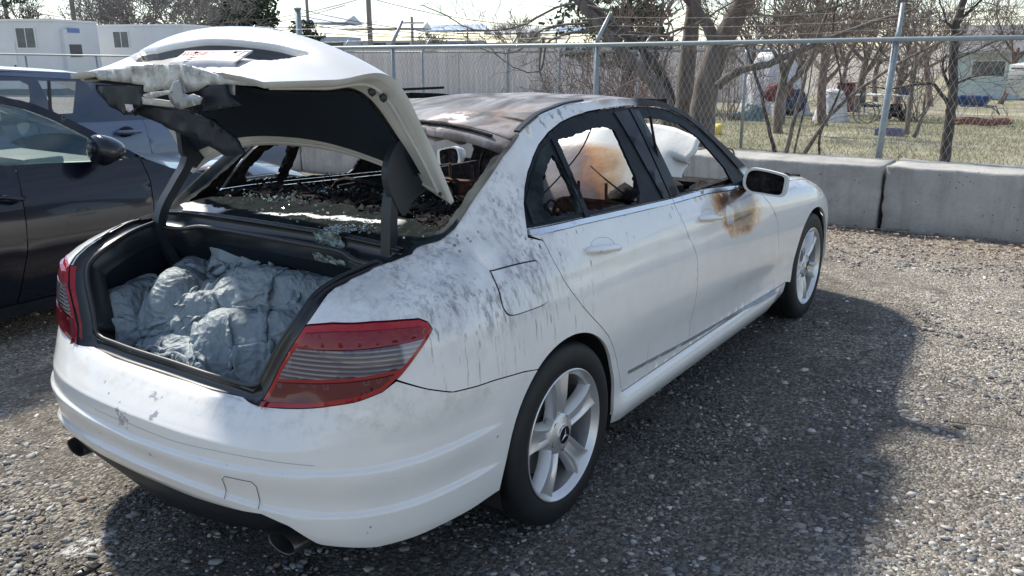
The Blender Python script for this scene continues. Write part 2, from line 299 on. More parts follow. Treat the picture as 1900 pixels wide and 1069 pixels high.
class MB:
    def __init__(s): s.v=[];s.f=[];s.mi=[];s.k=0
    def add(s,v,f,mi=0):
        o=len(s.v); s.v+= [tuple(map(float,p)) for p in v]; s.f+=[tuple(int(i)+o for i in q) for q in f]; s.mi+=[mi]*len(f); return s
    def box(s,c,d,rz=0,mi=0,rot=None):
        hx,hy,hz=d[0]/2,d[1]/2,d[2]/2
        v=[Vector((x*hx,y*hy,z*hz)) for x in(-1,1) for y in(-1,1) for z in(-1,1)]
        Mx=rot if rot is not None else Matrix.Rotation(rz,3,'Z')
        v=[Mx@p+Vector(c) for p in v]
        return s.add(v,[(0,1,3,2),(4,6,7,5),(0,4,5,1),(2,3,7,6),(0,2,6,4),(1,5,7,3)],mi)
    def bevbox(s,c,d,b=.01,rz=0,mi=0,rot=None):
        bm=bmesh.new(); bmesh.ops.create_cube(bm,size=1)
        for v in bm.verts: v.co=Vector((v.co.x*d[0],v.co.y*d[1],v.co.z*d[2]))
        bmesh.ops.bevel(bm,geom=bm.edges[:],offset=b,segments=2,affect='EDGES',profile=.6)
        Mx=rot if rot is not None else Matrix.Rotation(rz,3,'Z')
        v=[Mx@p.co+Vector(c) for p in bm.verts]; f=[[q.index for q in p.verts] for p in bm.faces]; bm.free()
        return s.add(v,f,mi)
    def tube(s,pts,r,n=6,mi=0,cap=True,sq=None):
        pts=[Vector(p) for p in pts]; rr=r if isinstance(r,(list,tuple)) else [r]*len(pts)
        up0=Vector((0,0,1)); vs=[];fs=[]; prev=None
        for i,p in enumerate(pts):
            t=(pts[min(i+1,len(pts)-1)]-pts[max(i-1,0)]).normalized()
            if prev is None:
                a=t.cross(up0); 
                if a.length<.05: a=t.cross(Vector((0,1,0)))
                a.normalize()
            else:
                a=prev-t*prev.dot(t)
                if a.length<1e-4: a=t.cross(up0)
                a.normalize()
            prev=a; b=t.cross(a)
            for k in range(n):
                w=2*math.pi*k/n+(math.pi/4 if n==4 else 0)
                ca,sa=math.cos(w),math.sin(w)
                if sq: ca*=sq[0]; sa*=sq[1]
                vs.append(p+a*(rr[i]*ca)+b*(rr[i]*sa))
        for i in range(len(pts)-1):
            for k in range(n): fs.append((i*n+k,i*n+(k+1)%n,(i+1)*n+(k+1)%n,(i+1)*n+k))
        if cap: fs.append(tuple(range(n-1,-1,-1))); fs.append(tuple((len(pts)-1)*n+k for k in range(n)))
        return s.add(vs,fs,mi)
    def lathe(s,prof,n=48,axis='y',c=(0,0,0),mi=0):
        """prof: list of (r, h)"""
        vs=[];fs=[]
        for (r_,h) in prof:
            for k in range(n):
                w=2*math.pi*k/n; a,b=r_*math.cos(w),r_*math.sin(w)
                p={'y':(a,h,b),'z':(a,b,h),'x':(h,a,b)}[axis]; vs.append((p[0]+c[0],p[1]+c[1],p[2]+c[2]))
        for i in range(len(prof)-1):
            for k in range(n): fs.append((i*n+k,i*n+(k+1)%n,(i+1)*n+(k+1)%n,(i+1)*n+k))
        return s.add(vs,fs,mi)
    def prism(s,poly,h0,h1,plane='xz',mi=0):
        n=len(poly); f3={'xz':lambda p,h:(p[0],h,p[1]),'xy':lambda p,h:(p[0],p[1],h),'yz':lambda p,h:(h,p[0],p[1])}[plane]
        vs=[f3(p,h0) for p in poly]+[f3(p,h1) for p in poly]
        fs=[tuple(range(n)),tuple(range(2*n-1,n-1,-1))]+[(i,(i+1)%n,n+(i+1)%n,n+i) for i in range(n)]
        return s.add(vs,fs,mi)
    def blob(s,c,r,sub=2,amp=.25,fr=3,mi=0,seed=0):
        bm=bmesh.new(); bmesh.ops.create_icosphere(bm,subdivisions=sub,radius=1)
        P=np.array([v.co[:] for v in bm.verts]); d=1+amp*(vnoise(P*fr+seed*7.3)-.5)*2+amp*.5*(vnoise(P*fr*2.7+seed*3.1)-.5)*2
        P=P*d[:,None]*np.array(r)+np.array(c); f=[[q.index for q in p.verts] for p in bm.faces]; bm.free()
        return s.add(P,f,mi)
    def build(s,name,mat,parent=None,smooth=False,auto=None,local=False):
        me=mkmesh(name,s.v,s.f,mat,smooth)
        if isinstance(mat,(list,tuple)) and len(mat)>1: me.polygons.foreach_set('material_index',s.mi)
        bm=bmesh.new(); bm.from_mesh(me); bmesh.ops.recalc_face_normals(bm,faces=bm.faces)
        if auto is not None:
            for e in bm.edges:
                if len(e.link_faces)==2 and e.calc_face_angle(0)>R(auto): e.smooth=False
            for f in bm.faces: f.smooth=True
        bm.to_mesh(me); bm.free()
        return link(name,me,parent,local)
def _hash(i,j,k):
    with np.errstate(over='ignore'):
        h=(i.astype(np.int64)*374761393+j.astype(np.int64)*668265263+k.astype(np.int64)*2147483647)&0xffffffff
        h=((h^(h>>13))*1274126177)&0xffffffff
    return ((h^(h>>16))&0xffff)/65535.0
def vnoise(P):
    P=np.asarray(P,float); I=np.floor(P).astype(int); F=P-I; F=F*F*(3-2*F); o=0
    for a in(0,1):
        for b in(0,1):
            for c in(0,1):
                w=(F[...,0] if a else 1-F[...,0])*(F[...,1] if b else 1-F[...,1])*(F[...,2] if c else 1-F[...,2])
                o=o+w*_hash(I[...,0]+a,I[...,1]+b,I[...,2]+c)
    return o
def pchip(xk,yk,x):
    xk=np.asarray(xk,float);yk=np.asarray(yk,float);x=np.asarray(x,float)
    h=np.diff(xk);dl=np.diff(yk,axis=0)/(h if yk.ndim==1 else h[:,None])
    m=np.zeros_like(yk)
    hh=h if yk.ndim==1 else h[:,None]
    w1=2*hh[1:]+hh[:-1];w2=hh[1:]+2*hh[:-1]
    a=dl[:-1];b=dl[1:]
    with np.errstate(divide='ignore',invalid='ignore'):
        mm=(w1+w2)/(w1/a+w2/b)
    mm[~np.isfinite(mm)]=0
    mm[(a*b)<=0]=0
    m[1:-1]=mm;m[0]=dl[0];m[-1]=dl[-1]
    i=np.clip(np.searchsorted(xk,x)-1,0,len(xk)-2)
    t=(x-xk[i])/h[i]
    if yk.ndim>1: t=t[...,None];H=h[i][...,None]
    else: H=h[i]
    t=np.clip(t,0,1)
    return ((1+2*t)*(1-t)**2)*yk[i]+t*(1-t)**2*H*m[i]+t*t*(3-2*t)*yk[i+1]+t*t*(t-1)*H*m[i+1]
# plan curve (right half given with positive y)
PU=[-1.7,-1.5,-1.3,-1.15,-1.0,-.84,-.66,-.45,-.2,.1,.5,1.2,2.05,2.76,3.1,3.3,3.5,3.75,4.1]
PX=[-1.03,-1.025,-1.005,-.965,-.90,-.80,-.655,-.45,-.2,.1,.5,1.2,2.05,2.76,3.1,3.28,3.42,3.52,3.56]
PY=[0,.2,.39,.545,.67,.775,.842,.873,.883,.886,.885,.885,.886,.89,.872,.81,.68,.42,0]
_PP=np.array([PX,PY]).T
def Bp(u): return pchip(PU,_PP,u)
def N(u):
    e=.03
    t=Bp(np.asarray(u)+e)-Bp(np.asarray(u)-e)
    t/=np.linalg.norm(t,axis=-1,keepdims=True)
    return np.stack([-t[...,1],t[...,0]],-1) # outward (x,y): travel +x on side -> normal +y
def prof(s):
    return [tuple(map(float,q.split(','))) for q in s.split()]
PR={
-1.7:'.33,.045 .38,.012 .44,.0 .50,.0 .552,.002 .566,.012 .595,.042 .62,.072 .640,.10 .648,.125 .70,.15 .80,.17 .90,.19 .97,.21',
-1.3:'.325,.045 .375,.012 .44,.0 .50,.0 .553,.002 .568,.012 .598,.040 .625,.066 .645,.09 .655,.11 .70,.125 .80,.14 .90,.16 .97,.20',
-1.15:'.29,.04 .35,.012 .42,.0 .50,.0 .556,.003 .575,.013 .615,.040 .65,.066 .68,.085 .74,.095 .82,.105 .885,.12 .93,.16 .965,.22',
-1.0:'.235,.05 .31,.015 .40,.004 .50,.0 .565,.005 .60,.018 .65,.04 .70,.055 .75,.065 .81,.075 .87,.09 .915,.13 .95,.19 .975,.26',
-.84:'.22,.05 .30,.015 .40,.004 .50,.0 .58,.004 .63,.012 .68,.022 .74,.032 .80,.042 .86,.058 .895,.078 .93,.13 .96,.19 .982,.26',
-.66:'.215,.05 .30,.015 .40,.004 .50,.0 .58,.0 .65,.004 .71,.01 .77,.018 .83,.03 .875,.05 .91,.08 .945,.135 .97,.19 .99,.245',
-.45:'.215,.04 .30,.015 .40,.004 .50,.0 .58,.0 .65,.002 .72,.007 .79,.016 .85,.03 .89,.05 .93,.088 .965,.145 .99,.20 1.01,.265',
-.2:'.21,.04 .28,.015 .36,.004 .46,.0 .56,.0 .66,.002 .74,.008 .81,.019 .865,.033 .91,.055 .96,.09 1.03,.15 1.12,.225 1.20,.30',
.1:'.20,.06 .27,.024 .33,.02 .43,.01 .54,.0 .64,.0 .73,.006 .81,.018 .87,.033 .92,.052 1.0,.085 1.12,.15 1.25,.23 1.36,.315',
.5:'.20,.06 .27,.022 .33,.02 .42,.012 .53,.0 .63,.0 .72,.005 .80,.015 .86,.03 .92,.053 .985,.08 1.12,.155 1.26,.235 1.38,.315',
1.2:'.20,.06 .27,.022 .33,.02 .42,.012 .52,.0 .62,.0 .71,.005 .79,.015 .85,.029 .90,.05 .95,.078 1.10,.16 1.25,.243 1.37,.32',
1.7:'.20,.06 .27,.022 .33,.02 .42,.012 .52,.0 .62,.0 .70,.005 .77,.014 .82,.026 .87,.045 .92,.075 1.0,.12 1.10,.178 1.25,.27',
2.05:'.20,.06 .27,.022 .33,.018 .42,.010 .52,.0 .61,.0 .69,.005 .755,.014 .80,.026 .845,.048 .885,.08 .94,.115 1.0,.15 1.10,.21',
2.76:'.20,.05 .27,.012 .33,.0 .42,.0 .52,.0 .60,.0 .67,.004 .72,.012 .76,.028 .80,.06 .83,.11 .85,.17 .86,.23 .87,.30',
3.3:'.20,.05 .27,.015 .33,.0 .42,.0 .50,.0 .56,.004 .61,.014 .65,.03 .68,.05 .71,.08 .735,.12 .755,.18 .77,.24 .78,.30',
4.1:'.20,.05 .27,.015 .33,.0 .42,.0 .48,.005 .53,.015 .57,.035 .60,.06 .62,.09 .64,.12 .655,.16 .665,.20 .675,.25 .68,.30',
}
_UK=sorted(PR);_G=np.array([[c for q in prof(PR[k]) for c in q] for k in _UK])
def ss(a,b,x):
    t=np.clip((x-a)/(b-a),0,1);return t*t*(3-2*t)
def D(u,z):
    """inset at (u,z)"""
    u=np.atleast_1d(np.asarray(u,float));z=np.atleast_1d(np.asarray(z,float))
    g=pchip(_UK,_G,u)
    zk=g[:,0::2];dk=g[:,1::2]
    h=np.diff(zk,axis=1);dl=np.diff(dk,axis=1)/h
    m=np.zeros_like(dk)
    a=dl[:,:-1];b=dl[:,1:];w1=2*h[:,1:]+h[:,:-1];w2=h[:,1:]+2*h[:,:-1]
    with np.errstate(divide='ignore',invalid='ignore'): mm=(w1+w2)/(w1/a+w2/b)
    mm[~np.isfinite(mm)]=0;mm[a*b<=0]=0
    m[:,1:-1]=mm;m[:,0]=dl[:,0];m[:,-1]=dl[:,-1]
    i=np.clip((zk<=z[:,None]).sum(1)-1,0,zk.shape[1]-2);r=np.arange(len(z))
    H=h[r,i];t=(z-zk[r,i])/H
    e=np.clip(t,0,1)
    v=((1+2*e)*(1-e)**2)*dk[r,i]+e*(1-e)**2*H*m[r,i]+e*e*(3-2*e)*dk[r,i+1]+e*e*(e-1)*H*m[r,i+1]
    v=v+np.where(t>1,(t-1)*H*m[r,i+1],0)+np.where(t<0,t*H*m[r,i],0)
    # bumper ledges
    w=1-ss(-.5,-.36,u)
    w2=w
    zr=.505-.02*np.clip((-1.0-u)/.7,0,1)
    v=v+w2*(.012*ss(zr-.003,zr+.007,z)-.012*ss(.555,.66,z))
    zl=.375+.03*np.clip((-1.0-u)/.4,0,1)
    v=v+w*.014*(ss(zl-.002,zl+.009,z)-ss(zl+.02,zr-.008,z))
    # door shoulder crease & lower scallop
    wd=ss(-.3,.3,u)*(1-ss(2.1,2.6,u))
    v=v+wd*.010*np.exp(-((z-(.50-.03*u))/.075)**2)
    ws=ss(.34,.46,u)*(1-ss(2.1,2.3,u)); zs=.322
    v=v+ws*(-.020*(1-ss(zs-.012,zs,z))+.006*ss(zs-.004,zs+.004,z)*(1-ss(.36,.5,z)))
    zc=.868-.038*u; wc=ss(-.75,-.45,u)*(1-ss(1.8,2.1,u))
    v=v+wc*.0045*np.exp(-((z-(zc-.022))/.020)**2)*np.where(z<zc,1,np.exp(-((z-zc)/.006)**2))
    return v
def S(u,z,off=0,side=-1):
    u=np.atleast_1d(np.asarray(u,float));z=np.atleast_1d(np.asarray(z,float))
    b=Bp(u);n=N(u);d=D(u,z)+off
    p=b-n*d[:,None]
    return np.stack([p[:,0],side*p[:,1],z],-1)
# ---------------------------------------------------------------- body panels (u = run along the plan outline, z = height)
def resamp(poly,d,closed=True):
    o=[]; n=len(poly)
    for i in range(n if closed else n-1):
        a=np.array(poly[i]);b=np.array(poly[(i+1)%n]); k=max(1,int(math.ceil(np.linalg.norm(b-a)/d)))
        for j in range(k): o.append(a+(b-a)*j/k)
    if not closed: o.append(np.array(poly[-1]))
    return np.array(o)
def inpoly(P,poly):
    x,y=P[:,0],P[:,1]; r=np.zeros(len(P),bool); n=len(poly)
    for i in range(n):
        a=poly[i];b=poly[(i+1)%n]
        c=((a[1]>y)!=(b[1]>y)); 
        with np.errstate(divide='ignore',invalid='ignore'): xi=(b[0]-a[0])*(y-a[1])/(b[1]-a[1])+a[0]
        r^=(c&(x<xi))
    return r
def area(p): return .5*sum(p[i][0]*p[(i+1)%len(p)][1]-p[(i+1)%len(p)][0]*p[i][1] for i in range(len(p)))
def inset(poly,g):
    if area(poly)<0: poly=poly[::-1]
    n=len(poly); o=[]
    for i in range(n):
        a,b,c=poly[i-1],poly[i],poly[(i+1)%n]; e1=(b-a);e2=(c-b); e1=e1/(np.linalg.norm(e1)+1e-9); e2=e2/(np.linalg.norm(e2)+1e-9)
        m=np.array([-e1[1]-e2[1],e1[0]+e2[0]]); l=np.linalg.norm(m)
        if l<.3: m=np.array([-e2[1],e2[0]]);l=1
        m=m/l; o.append(b+m*g/max(.5,float(np.dot(m,[-e2[1],e2[0]]))))
    return np.array(o)
def cdt(poly,holes,sp,zs=None):
    """triangulate a 2D region with a hex grid inside; returns verts, tris, boundary loops"""
    loops=[poly]+list(holes); pts=[];edges=[]
    for L in loops:
        k=len(pts); pts+=list(L); edges+=[(k+i,k+(i+1)%len(L)) for i in range(len(L))]
    nb=len(pts)
    mn=poly.min(0);mxx=poly.max(0); szz=sp*.866 if zs is None else zs
    G=[]; j=0; y=mn[1]+szz/2
    while y<mxx[1]:
        x=mn[0]+(sp/2 if j%2 else 0)
        while x<mxx[0]: G.append((x,y)); x+=sp
        y+=szz; j+=1
    if G:
        G=np.array(G); ok=inpoly(G,poly)
        for h in holes: ok&=~inpoly(G,h)
        G=G[ok]; Bd=np.array(pts)
        if len(G):
            sc=np.array([1,sp*.866/szz])
            dd=np.array([np.min(((Bd-g)*sc*1.0)**2@np.ones(2)) for g in G]); G=G[dd>(sp*.4)**2]
            pts+=list(G)
    r=delaunay_2d_cdt([Vector((float(p[0]),float(p[1]))) for p in pts],edges,[],0,1e-6)
    V=np.array([v[:] for v in r[0]]); F=np.array([f for f in r[2] if len(f)==3])
    c=V[F].mean(1); ok=inpoly(c,poly)
    for h in holes: ok&=~inpoly(c,h)
    F=F[ok]
    return V,F
def bnd(F):
    from collections import Counter
    c=Counter()
    for f in F:
        for a,b in((f[0],f[1]),(f[1],f[2]),(f[2],f[0])): c[(a,b)]+=1
    return [(a,b) for (a,b) in c if (b,a) not in c]
def panel(name,poly,side,mat,parent,holes=(),off=0,thick=.012,sp=.03,gap=.0022,inner=None,zs=None,fn=None,edge=None,local_sp=None):
    fn=fn or (lambda u,z,o: S(u,z,o,side))
    P=resamp([np.array(p,float) for p in poly],edge or sp*.6)
    P=inset(P,gap) if gap else (P if area(P)>0 else P[::-1])
    H=[resamp([np.array(p,float) for p in h],edge or sp*.6) for h in holes]
    V,F=cdt(P,H,sp,zs)
    a=fn(V[:,0],V[:,1],off); b=fn(V[:,0],V[:,1],off+thick)
    # orient outward: inner-minus-outer points inward
    n=np.cross(a[F[:,1]]-a[F[:,0]],a[F[:,2]]-a[F[:,0]]); s=(n*(a-b)[F[:,0]]).sum(1).sum()
    if s<0: F=F[:,::-1]
    E=bnd(F); nv=len(V); v=list(a)+list(b); f=[tuple(t) for t in F]+[tuple(t[::-1]+nv) for t in F]; mi=[0]*len(F)+[1]*len(F)
    for (p,q) in E:
        k=len(v); v+=[a[p],a[q],b[q],b[p]]; f.append((k+3,k+2,k+1,k)); mi.append(0)
    me=mkmesh(name,v,f,[mat,inner or M['char']],True); me.polygons.foreach_set('material_index',mi)
    me.polygons.foreach_set('use_smooth',[True]*(2*len(F))+[False]*len(E)); me.update()
    return link(name,me,parent)
def spline(pts,n=8,closed=False):
    P=[np.array(p,float) for p in pts]; o=[]; N_=len(P)
    for i in range(N_ if closed else N_-1):
        p0=P[(i-1)%N_] if closed else P[max(i-1,0)]; p1=P[i]; p2=P[(i+1)%N_]; p3=P[(i+2)%N_] if closed else P[min(i+2,N_-1)]
        for j in range(n):
            t=j/n; o.append(.5*((2*p1)+(-p0+p2)*t+(2*p0-5*p1+4*p2-p3)*t*t+(-p0+3*p1-3*p2+p3)*t**3))
    if not closed: o.append(P[-1])
    return o
def arc(cx,cz,r,a0,a1,n=24,rz=None): return [(cx+r*math.cos(R(a0+(a1-a0)*i/n)),cz+(rz or r)*math.sin(R(a0+(a1-a0)*i/n))) for i in range(n+1)]

car=thing('burned_sedan',(1.25,0,0),'burned-out white sedan with its trunk open, soot-streaked side and melted windows','car')
rear_edge=[(-1.049,.883),(-1.02,.913),(-.996,.936),(-.982,.947),(-.955,.958),(-.848,.972),(-.722,.984),(-.585,.996),(-.48,1.005),(-.373,1.03),(-.316,1.057),(-.271,1.086),(-.226,1.115),(-.126,1.176),(-.026,1.241),(.093,1.299),(.138,1.313)]
roof_edge=[(.27,1.348),(.473,1.373),(.68,1.379),(.902,1.377),(1.138,1.362),(1.284,1.343),(1.469,1.291),(1.588,1.227),(1.781,1.099),(1.95,.976),(2.03,.93)]
dlo=[(-.087,1.004),(-.062,1.05),(-.037,1.097),(.0,1.145),(.044,1.187),(.105,1.226),(.174,1.26),(.27,1.293),(.375,1.318),(.48,1.333),(.595,1.342),(.75,1.346),(.911,1.345),(1.05,1.340),(1.20,1.328),(1.33,1.305),(1.45,1.262),(1.55,1.207),(1.65,1.135),(1.76,1.04),(1.85,.955),(1.91,.885)]
lamp_top=[(-1.049,.883),(-.95,.892),(-.808,.893),(-.70,.888),(-.643,.883),(-.617,.87),(-.610,.852)]
lamp_out=[(-.616,.851),(-.645,.825),(-.678,.802),(-.739,.754),(-.757,.742)]
cut=[(-.757,.742),(-.66,.70),(-.573,.668),(-.48,.657),(-.397,.65),(-.26,.632),(-.181,.617)]
AR=.352; ARZ=.325
arch_r=arc(0,.317,AR,122,-3,30)
door_rear=[(-.0865,1.004),(-.03,.985),(-.024,.95),(-.017,.915),(0,.87),(.035,.814),(.09,.75),(.152,.693),(.21,.645),(.268,.593),(.32,.53),(.36,.47),(.39,.40),(.422,.324)]
door_mid=[(.939,.958),(.95,.91),(.972,.842),(1.01,.78),(1.045,.715),(1.05,.62),(1.046,.528),(1.045,.42),(1.047,.322)]
door_fr=[(1.915,.885),(1.96,.84),(2.02,.79),(2.069,.734),(2.095,.68),(2.107,.615),(2.13,.52),(2.155,.42),(2.16,.318)]
sp=.03
arch_f=arc(2.76,.317,AR,183,0,40)
for side in (-1,1):
    rg=side==-1
    body=lamp_top+lamp_out[1:]+cut[1:-1]+arch_r+[(AR+.01,.2)]+[(1.3,.2),(2.30,.2),(2.33,.318),(2.16,.318)]+[(1.047,.322),(.422,.324)]+door_rear[::-1][1:-1]+dlo+roof_edge[::-1]+rear_edge[::-1][:-1]
    # drop the lower part of the dlo beyond the A pillar
    b=panel('quarter_panel_and_sill',body,side,M['paint'],car,thick=.012,sp=sp,gap=.0018)
    rd=[(-.078,1.006)]+door_rear[1:]+door_mid[::-1][:-1]+[(.939,.961),(.5,.9825),(.2,.998)]
    dr=panel('rear_door',rd,side,M['paint'],car,sp=sp)
    fd=[(.941,.961)]+door_mid[1:]+door_fr[::-1][:-1]+[(1.905,.888),(1.86,.899),(1.6,.926),(1.3,.949)]
    df=panel('front_door',fd,side,M['paint'],car,sp=sp)
    fe=door_fr[::-1]+[(1.95,.905),(2.03,.925),(2.3,.868),(2.6,.845),(2.9,.81),(3.1,.775),(3.4,.70),(3.4,.55),(3.12,.50)]+[p for p in arch_f[::-1] ]+[(2.335,.318)]
    panel('front_fender',fe,side,M['paint'],car,sp=sp)
    panel('front_bumper_corner',[(3.12,.495),(3.4,.545),(4.1,.6),(4.1,.2),(3.15,.2),(3.115,.317)],side,M['paint'],car,sp=.06,edge=.04)
    # bright belt strip and window frames
    def off_strip(a,b,w0,w1): return a+[(x,z) for x,z in b][::-1]
    belt=[(-.075,1.0085),(.2,.9995),(.5,.9845),(.938,.963)]; belt2=[(.938,.979),(.5,1.0005),(.2,1.0155),(-.068,1.0245)]
    panel('window_belt_trim',belt+belt2,side,M['chrome'],dr,thick=.02,off=-.004,sp=.04,gap=0)
    panel('window_belt_trim',[(.942,.963),(1.3,.951),(1.6,.928),(1.86,.900)]+[(1.84,.915),(1.6,.944),(1.3,.967),(.942,.979)],side,M['chrome'],df,thick=.02,off=-.004,sp=.04,gap=0)
    RDO=[(.327,1.265),(.412,1.267),(.502,1.275),(.596,1.282),(.652,1.281),(.706,1.277),(.736,1.262),(.737,1.219),(.736,1.161),(.737,1.092),(.705,1.023),(.667,.999),(.507,1.012),(.36,1.022),(.290,1.027),(.30,1.079),(.304,1.163),(.308,1.229),(.310,1.255)]
    QGO=[(.229,1.222),(.242,1.193),(.250,1.132),(.244,1.077),(.225,1.033),(.175,1.036),(.111,1.038),(.062,1.041),(.058,1.05),(.043,1.069),(.051,1.099),(.078,1.113),(.117,1.166),(.16,1.188)]
    FDO=[(1.041,1.289),(1.228,1.269),(1.369,1.236),(1.499,1.166),(1.567,1.094),(1.64,1.021),(1.655,.945),(1.621,.946),(1.343,.967),(1.019,.983),(.997,1.057),(1.003,1.143),(1.02,1.229)]
    def jag(L,a,d=.014,seed=1):
        P=resamp([np.array(p) for p in L],d); rr=np.random.default_rng(seed+side); return [tuple(p+rr.normal(0,a,2)) for p in P]
    din=[(x+(.006 if x<.3 else 0),z-.004) for x,z in dlo]
    fr=[(-.066,1.026)]+din[1:13]+[(.936,1.335),(.938,.980),(.5,1.0015),(.2,1.0165)]
    panel('window_frame',fr,side,M['blacktrim'],dr,holes=[jag(RDO,.0022),jag(QGO,.003)],off=.008,thick=.012,sp=.05,edge=.012,gap=.001)
    # sooty glass remains lie over the rear of the quarter window
    panel('broken_quarter_glass',[(-.035,1.035),(-.02,1.10),(.05,1.17),(.16,1.235),(.235,1.26),(.262,1.14),(.25,1.03)],side,M['sootglass'],dr,holes=[jag(QGO,.004,seed=5)],off=.004,thick=.004,sp=.05,edge=.012,gap=0)
    fr2=[(.942,.980),(.940,1.335)]+[(x,z-.004) for x,z in dlo[13:-1]]+[(1.84,.917),(1.6,.946),(1.3,.969)]
    panel('window_frame',fr2,side,M['blacktrim'],df,holes=[jag(FDO,.0012)],off=.008,thick=.012,sp=.05,edge=.014,gap=.001)
    panel('pillar_cover',[(.80,1.328),(.930,1.332),(.934,.985),(.875,.988)],side,M['plastic'],dr,off=.002,thick=.004,sp=.05,gap=.001)
    panel('pillar_cover',[(.945,1.332),(1.02,1.325),(1.04,.978),(.945,.984)],side,M['plastic'],df,off=.002,thick=.004,sp=.05,gap=.001)
    # divider bar of the rear door glass
    panel('window_divider',[(.268,1.27),(.300,1.272),(.282,1.008),(.25,1.012)],side,M['blacktrim'],dr,off=.001,thick=.012,sp=.05,gap=0)
    # lower side rub strip
    panel('side_moulding',[(.466,.398),(.7,.382),(1.04,.358),(1.04,.344),(.7,.368),(.466,.385)],side,M['metal'],dr,off=-.006,thick=.008,sp=.05,gap=.0005)
    panel('side_moulding',[(1.055,.357),(1.5,.338),(2.145,.318),(2.145,.305),(1.5,.325),(1.055,.343)],side,M['metal'],df,off=-.006,thick=.008,sp=.05,gap=.0005)
    if rg:
        fu=spline([(-.322,.865),(-.31,.935),(-.288,.942),(-.13,.938),(-.095,.922),(-.10,.835),(-.122,.812),(-.20,.812),(-.292,.818),(-.318,.835)],5,True)
        panel('fuel_door',fu,side,M['paint'],b,off=-.0035,thick=.004,sp=.03,edge=.012,gap=0)
        panel('fuel_door_seam',[tuple(p) for p in inset(resamp(fu,.02),-.0035)],side,M['dark'],b,off=-.0012,thick=.003,sp=.04,edge=.012,gap=0)
    # rear lamp: red border, red upper band, ribbed clear band, dark red lower band
    inn=[(-1.222,.650),(-1.19,.70),(-1.148,.767),(-1.10,.825),(-1.052,.881)]
    lamp=[(-1.222,.650),(-1.138,.660),(-.988,.678),(-.888,.694),(-.801,.716),(-.759,.743)]+[(x,z) for x,z in lamp_out[::-1][1:]]+lamp_top[::-1][1:]+inn[::-1][1:-1]
    lo=panel('tail_lamp',lamp,side,M['lpink'],car,off=-.004,thick=.03,sp=.016,gap=.002,edge=.012,inner=M['lpink'])
    def band(nm,z0,z1,mat,o):
        L=resamp([np.array(p) for p in lamp],.012); L=inset(L,.017)
        f=lambda p,q: q
        a=[p for p in L]
        # clip between the two slanted lines z = z0 + k*(u+.9)
        def clip(P,k0,b0,keep_above):
            o=[];n=len(P)
            for i in range(n):
                p,q=P[i],P[(i+1)%n]; fp=p[1]-(b0+k0*(p[0]+.9)); fq=q[1]-(b0+k0*(q[0]+.9))
                if not keep_above: fp,fq=-fp,-fq
                if fp>=0: o.append(p)
                if fp*fq<0: t=fp/(fp-fq); o.append(p+(q-p)*t)
            return o
        a=clip(a,z0[1],z0[0],True); a=clip(a,z1[1],z1[0],False)
        panel(nm,[tuple(p) for p in a],side,mat,lo,off=-.013,thick=.010,sp=.016,edge=.010,gap=0,inner=mat)
    band('upper_lens',(.838,.03),(1,0),M['lred'],0); band('clear_lens',(.760,.085),(.830,.03),M['lclear'],0); band('lower_lens',(0,0),(.748,.085),M['lred2'],0)
    # door handles: recess outline and grip
    for (uu,zz,par) in ((.285,.905,dr),(1.215,.862,df)):
        Pc=S(uu,zz,0,side)[0]; nrm=Vector((0,side,.25)).normalized(); 
        def ob(x,z,o): # offset from the panel surface
            return Vector(S(uu+x,zz+z,-o,side)[0])
        mb=MB(); sl=.10 if par is dr else .10
        P=[ob(-.098,.010,-.004),ob(-.090,.011,.010),ob(-.07,.010,.022),ob(-.03,.006,.029),ob(.03,-.002,.029),ob(.07,-.009,.022),ob(.088,-.013,.010),ob(.094,-.014,-.004)]
        L=spline(P,5); n_=len(L); Rr=[.0075+.0070*math.sin(math.pi*min(1,max(0,i/(n_-1))))**.5 for i in range(n_)]
        mb.tube(L,Rr,12,sq=(1.15,.9)); mb.build('door_handle',M['paint'],par,smooth=True)
        mb=MB(); mb.tube([ob(.012+.078*math.cos(a_),.006+.036*math.sin(a_)*.78-.10*.078*math.cos(a_),.0002) for a_ in np.linspace(0,2*math.pi,40)],.0010,5,cap=False); mb.build('recess_shade_ring',M['innerpaint'],par,smooth=True)  # thin ring standing in for the soft shading round the handle recess

# rear bumper as one skin from arch to arch, top edge under the lamps and the load sill
def bz0(u): return float(np.interp(u,[-1.7,-1.45,-1.29,-1.19,-1.11,-1.03,-.85,-.66,-.49,-.39],[.345,.352,.362,.372,.345,.285,.262,.265,.268,.275]))
top_u=[-1.7,-1.45,-1.3,-1.225,-1.138,-.988,-.888,-.801,-.757,-.66,-.573,-.48,-.397,-.26,-.19]; top_z=[.6475,.649,.6545,.650,.658,.676,.692,.714,.738,.698,.666,.655,.648,.630,.615]
vs=[];fs=[];uu=np.concatenate([np.linspace(-1.7,-1.3,14)[:-1],np.linspace(-1.3,-.6,46)[:-1],np.linspace(-.6,-.19,22)]); NV=120; us=list(uu)
def colm(u,side):
    z1=float(np.interp(u,top_u,top_z)); z0=bz0(u)
    if u>-.353: z0=max(z0,.317+math.sqrt(max(0,AR**2-u*u)))+.0
    zz=np.linspace(z0,z1,NV)
    # finer near top shelf
    a=S(np.full(NV,u),zz,0,side); return a
full=[(u,1) for u in us[::-1]]+[(u,-1) for u in us[1:]]
for (u,sd_) in full: vs+=list(colm(u,sd_))
for i in range(len(full)-1):
    for j in range(NV-1): fs.append((i*NV+j,(i+1)*NV+j,(i+1)*NV+j+1,i*NV+j+1))
me=mkmesh('rear_bumper',vs,fs,[M['bumper'],M['dark']],True)
bump_o=link('rear_bumper',me,car)
# check orientation of normals (outwards)
me.update(); nn=me.polygons[int(len(fs)*.5)].normal
if nn.x>0: me.flip_normals()
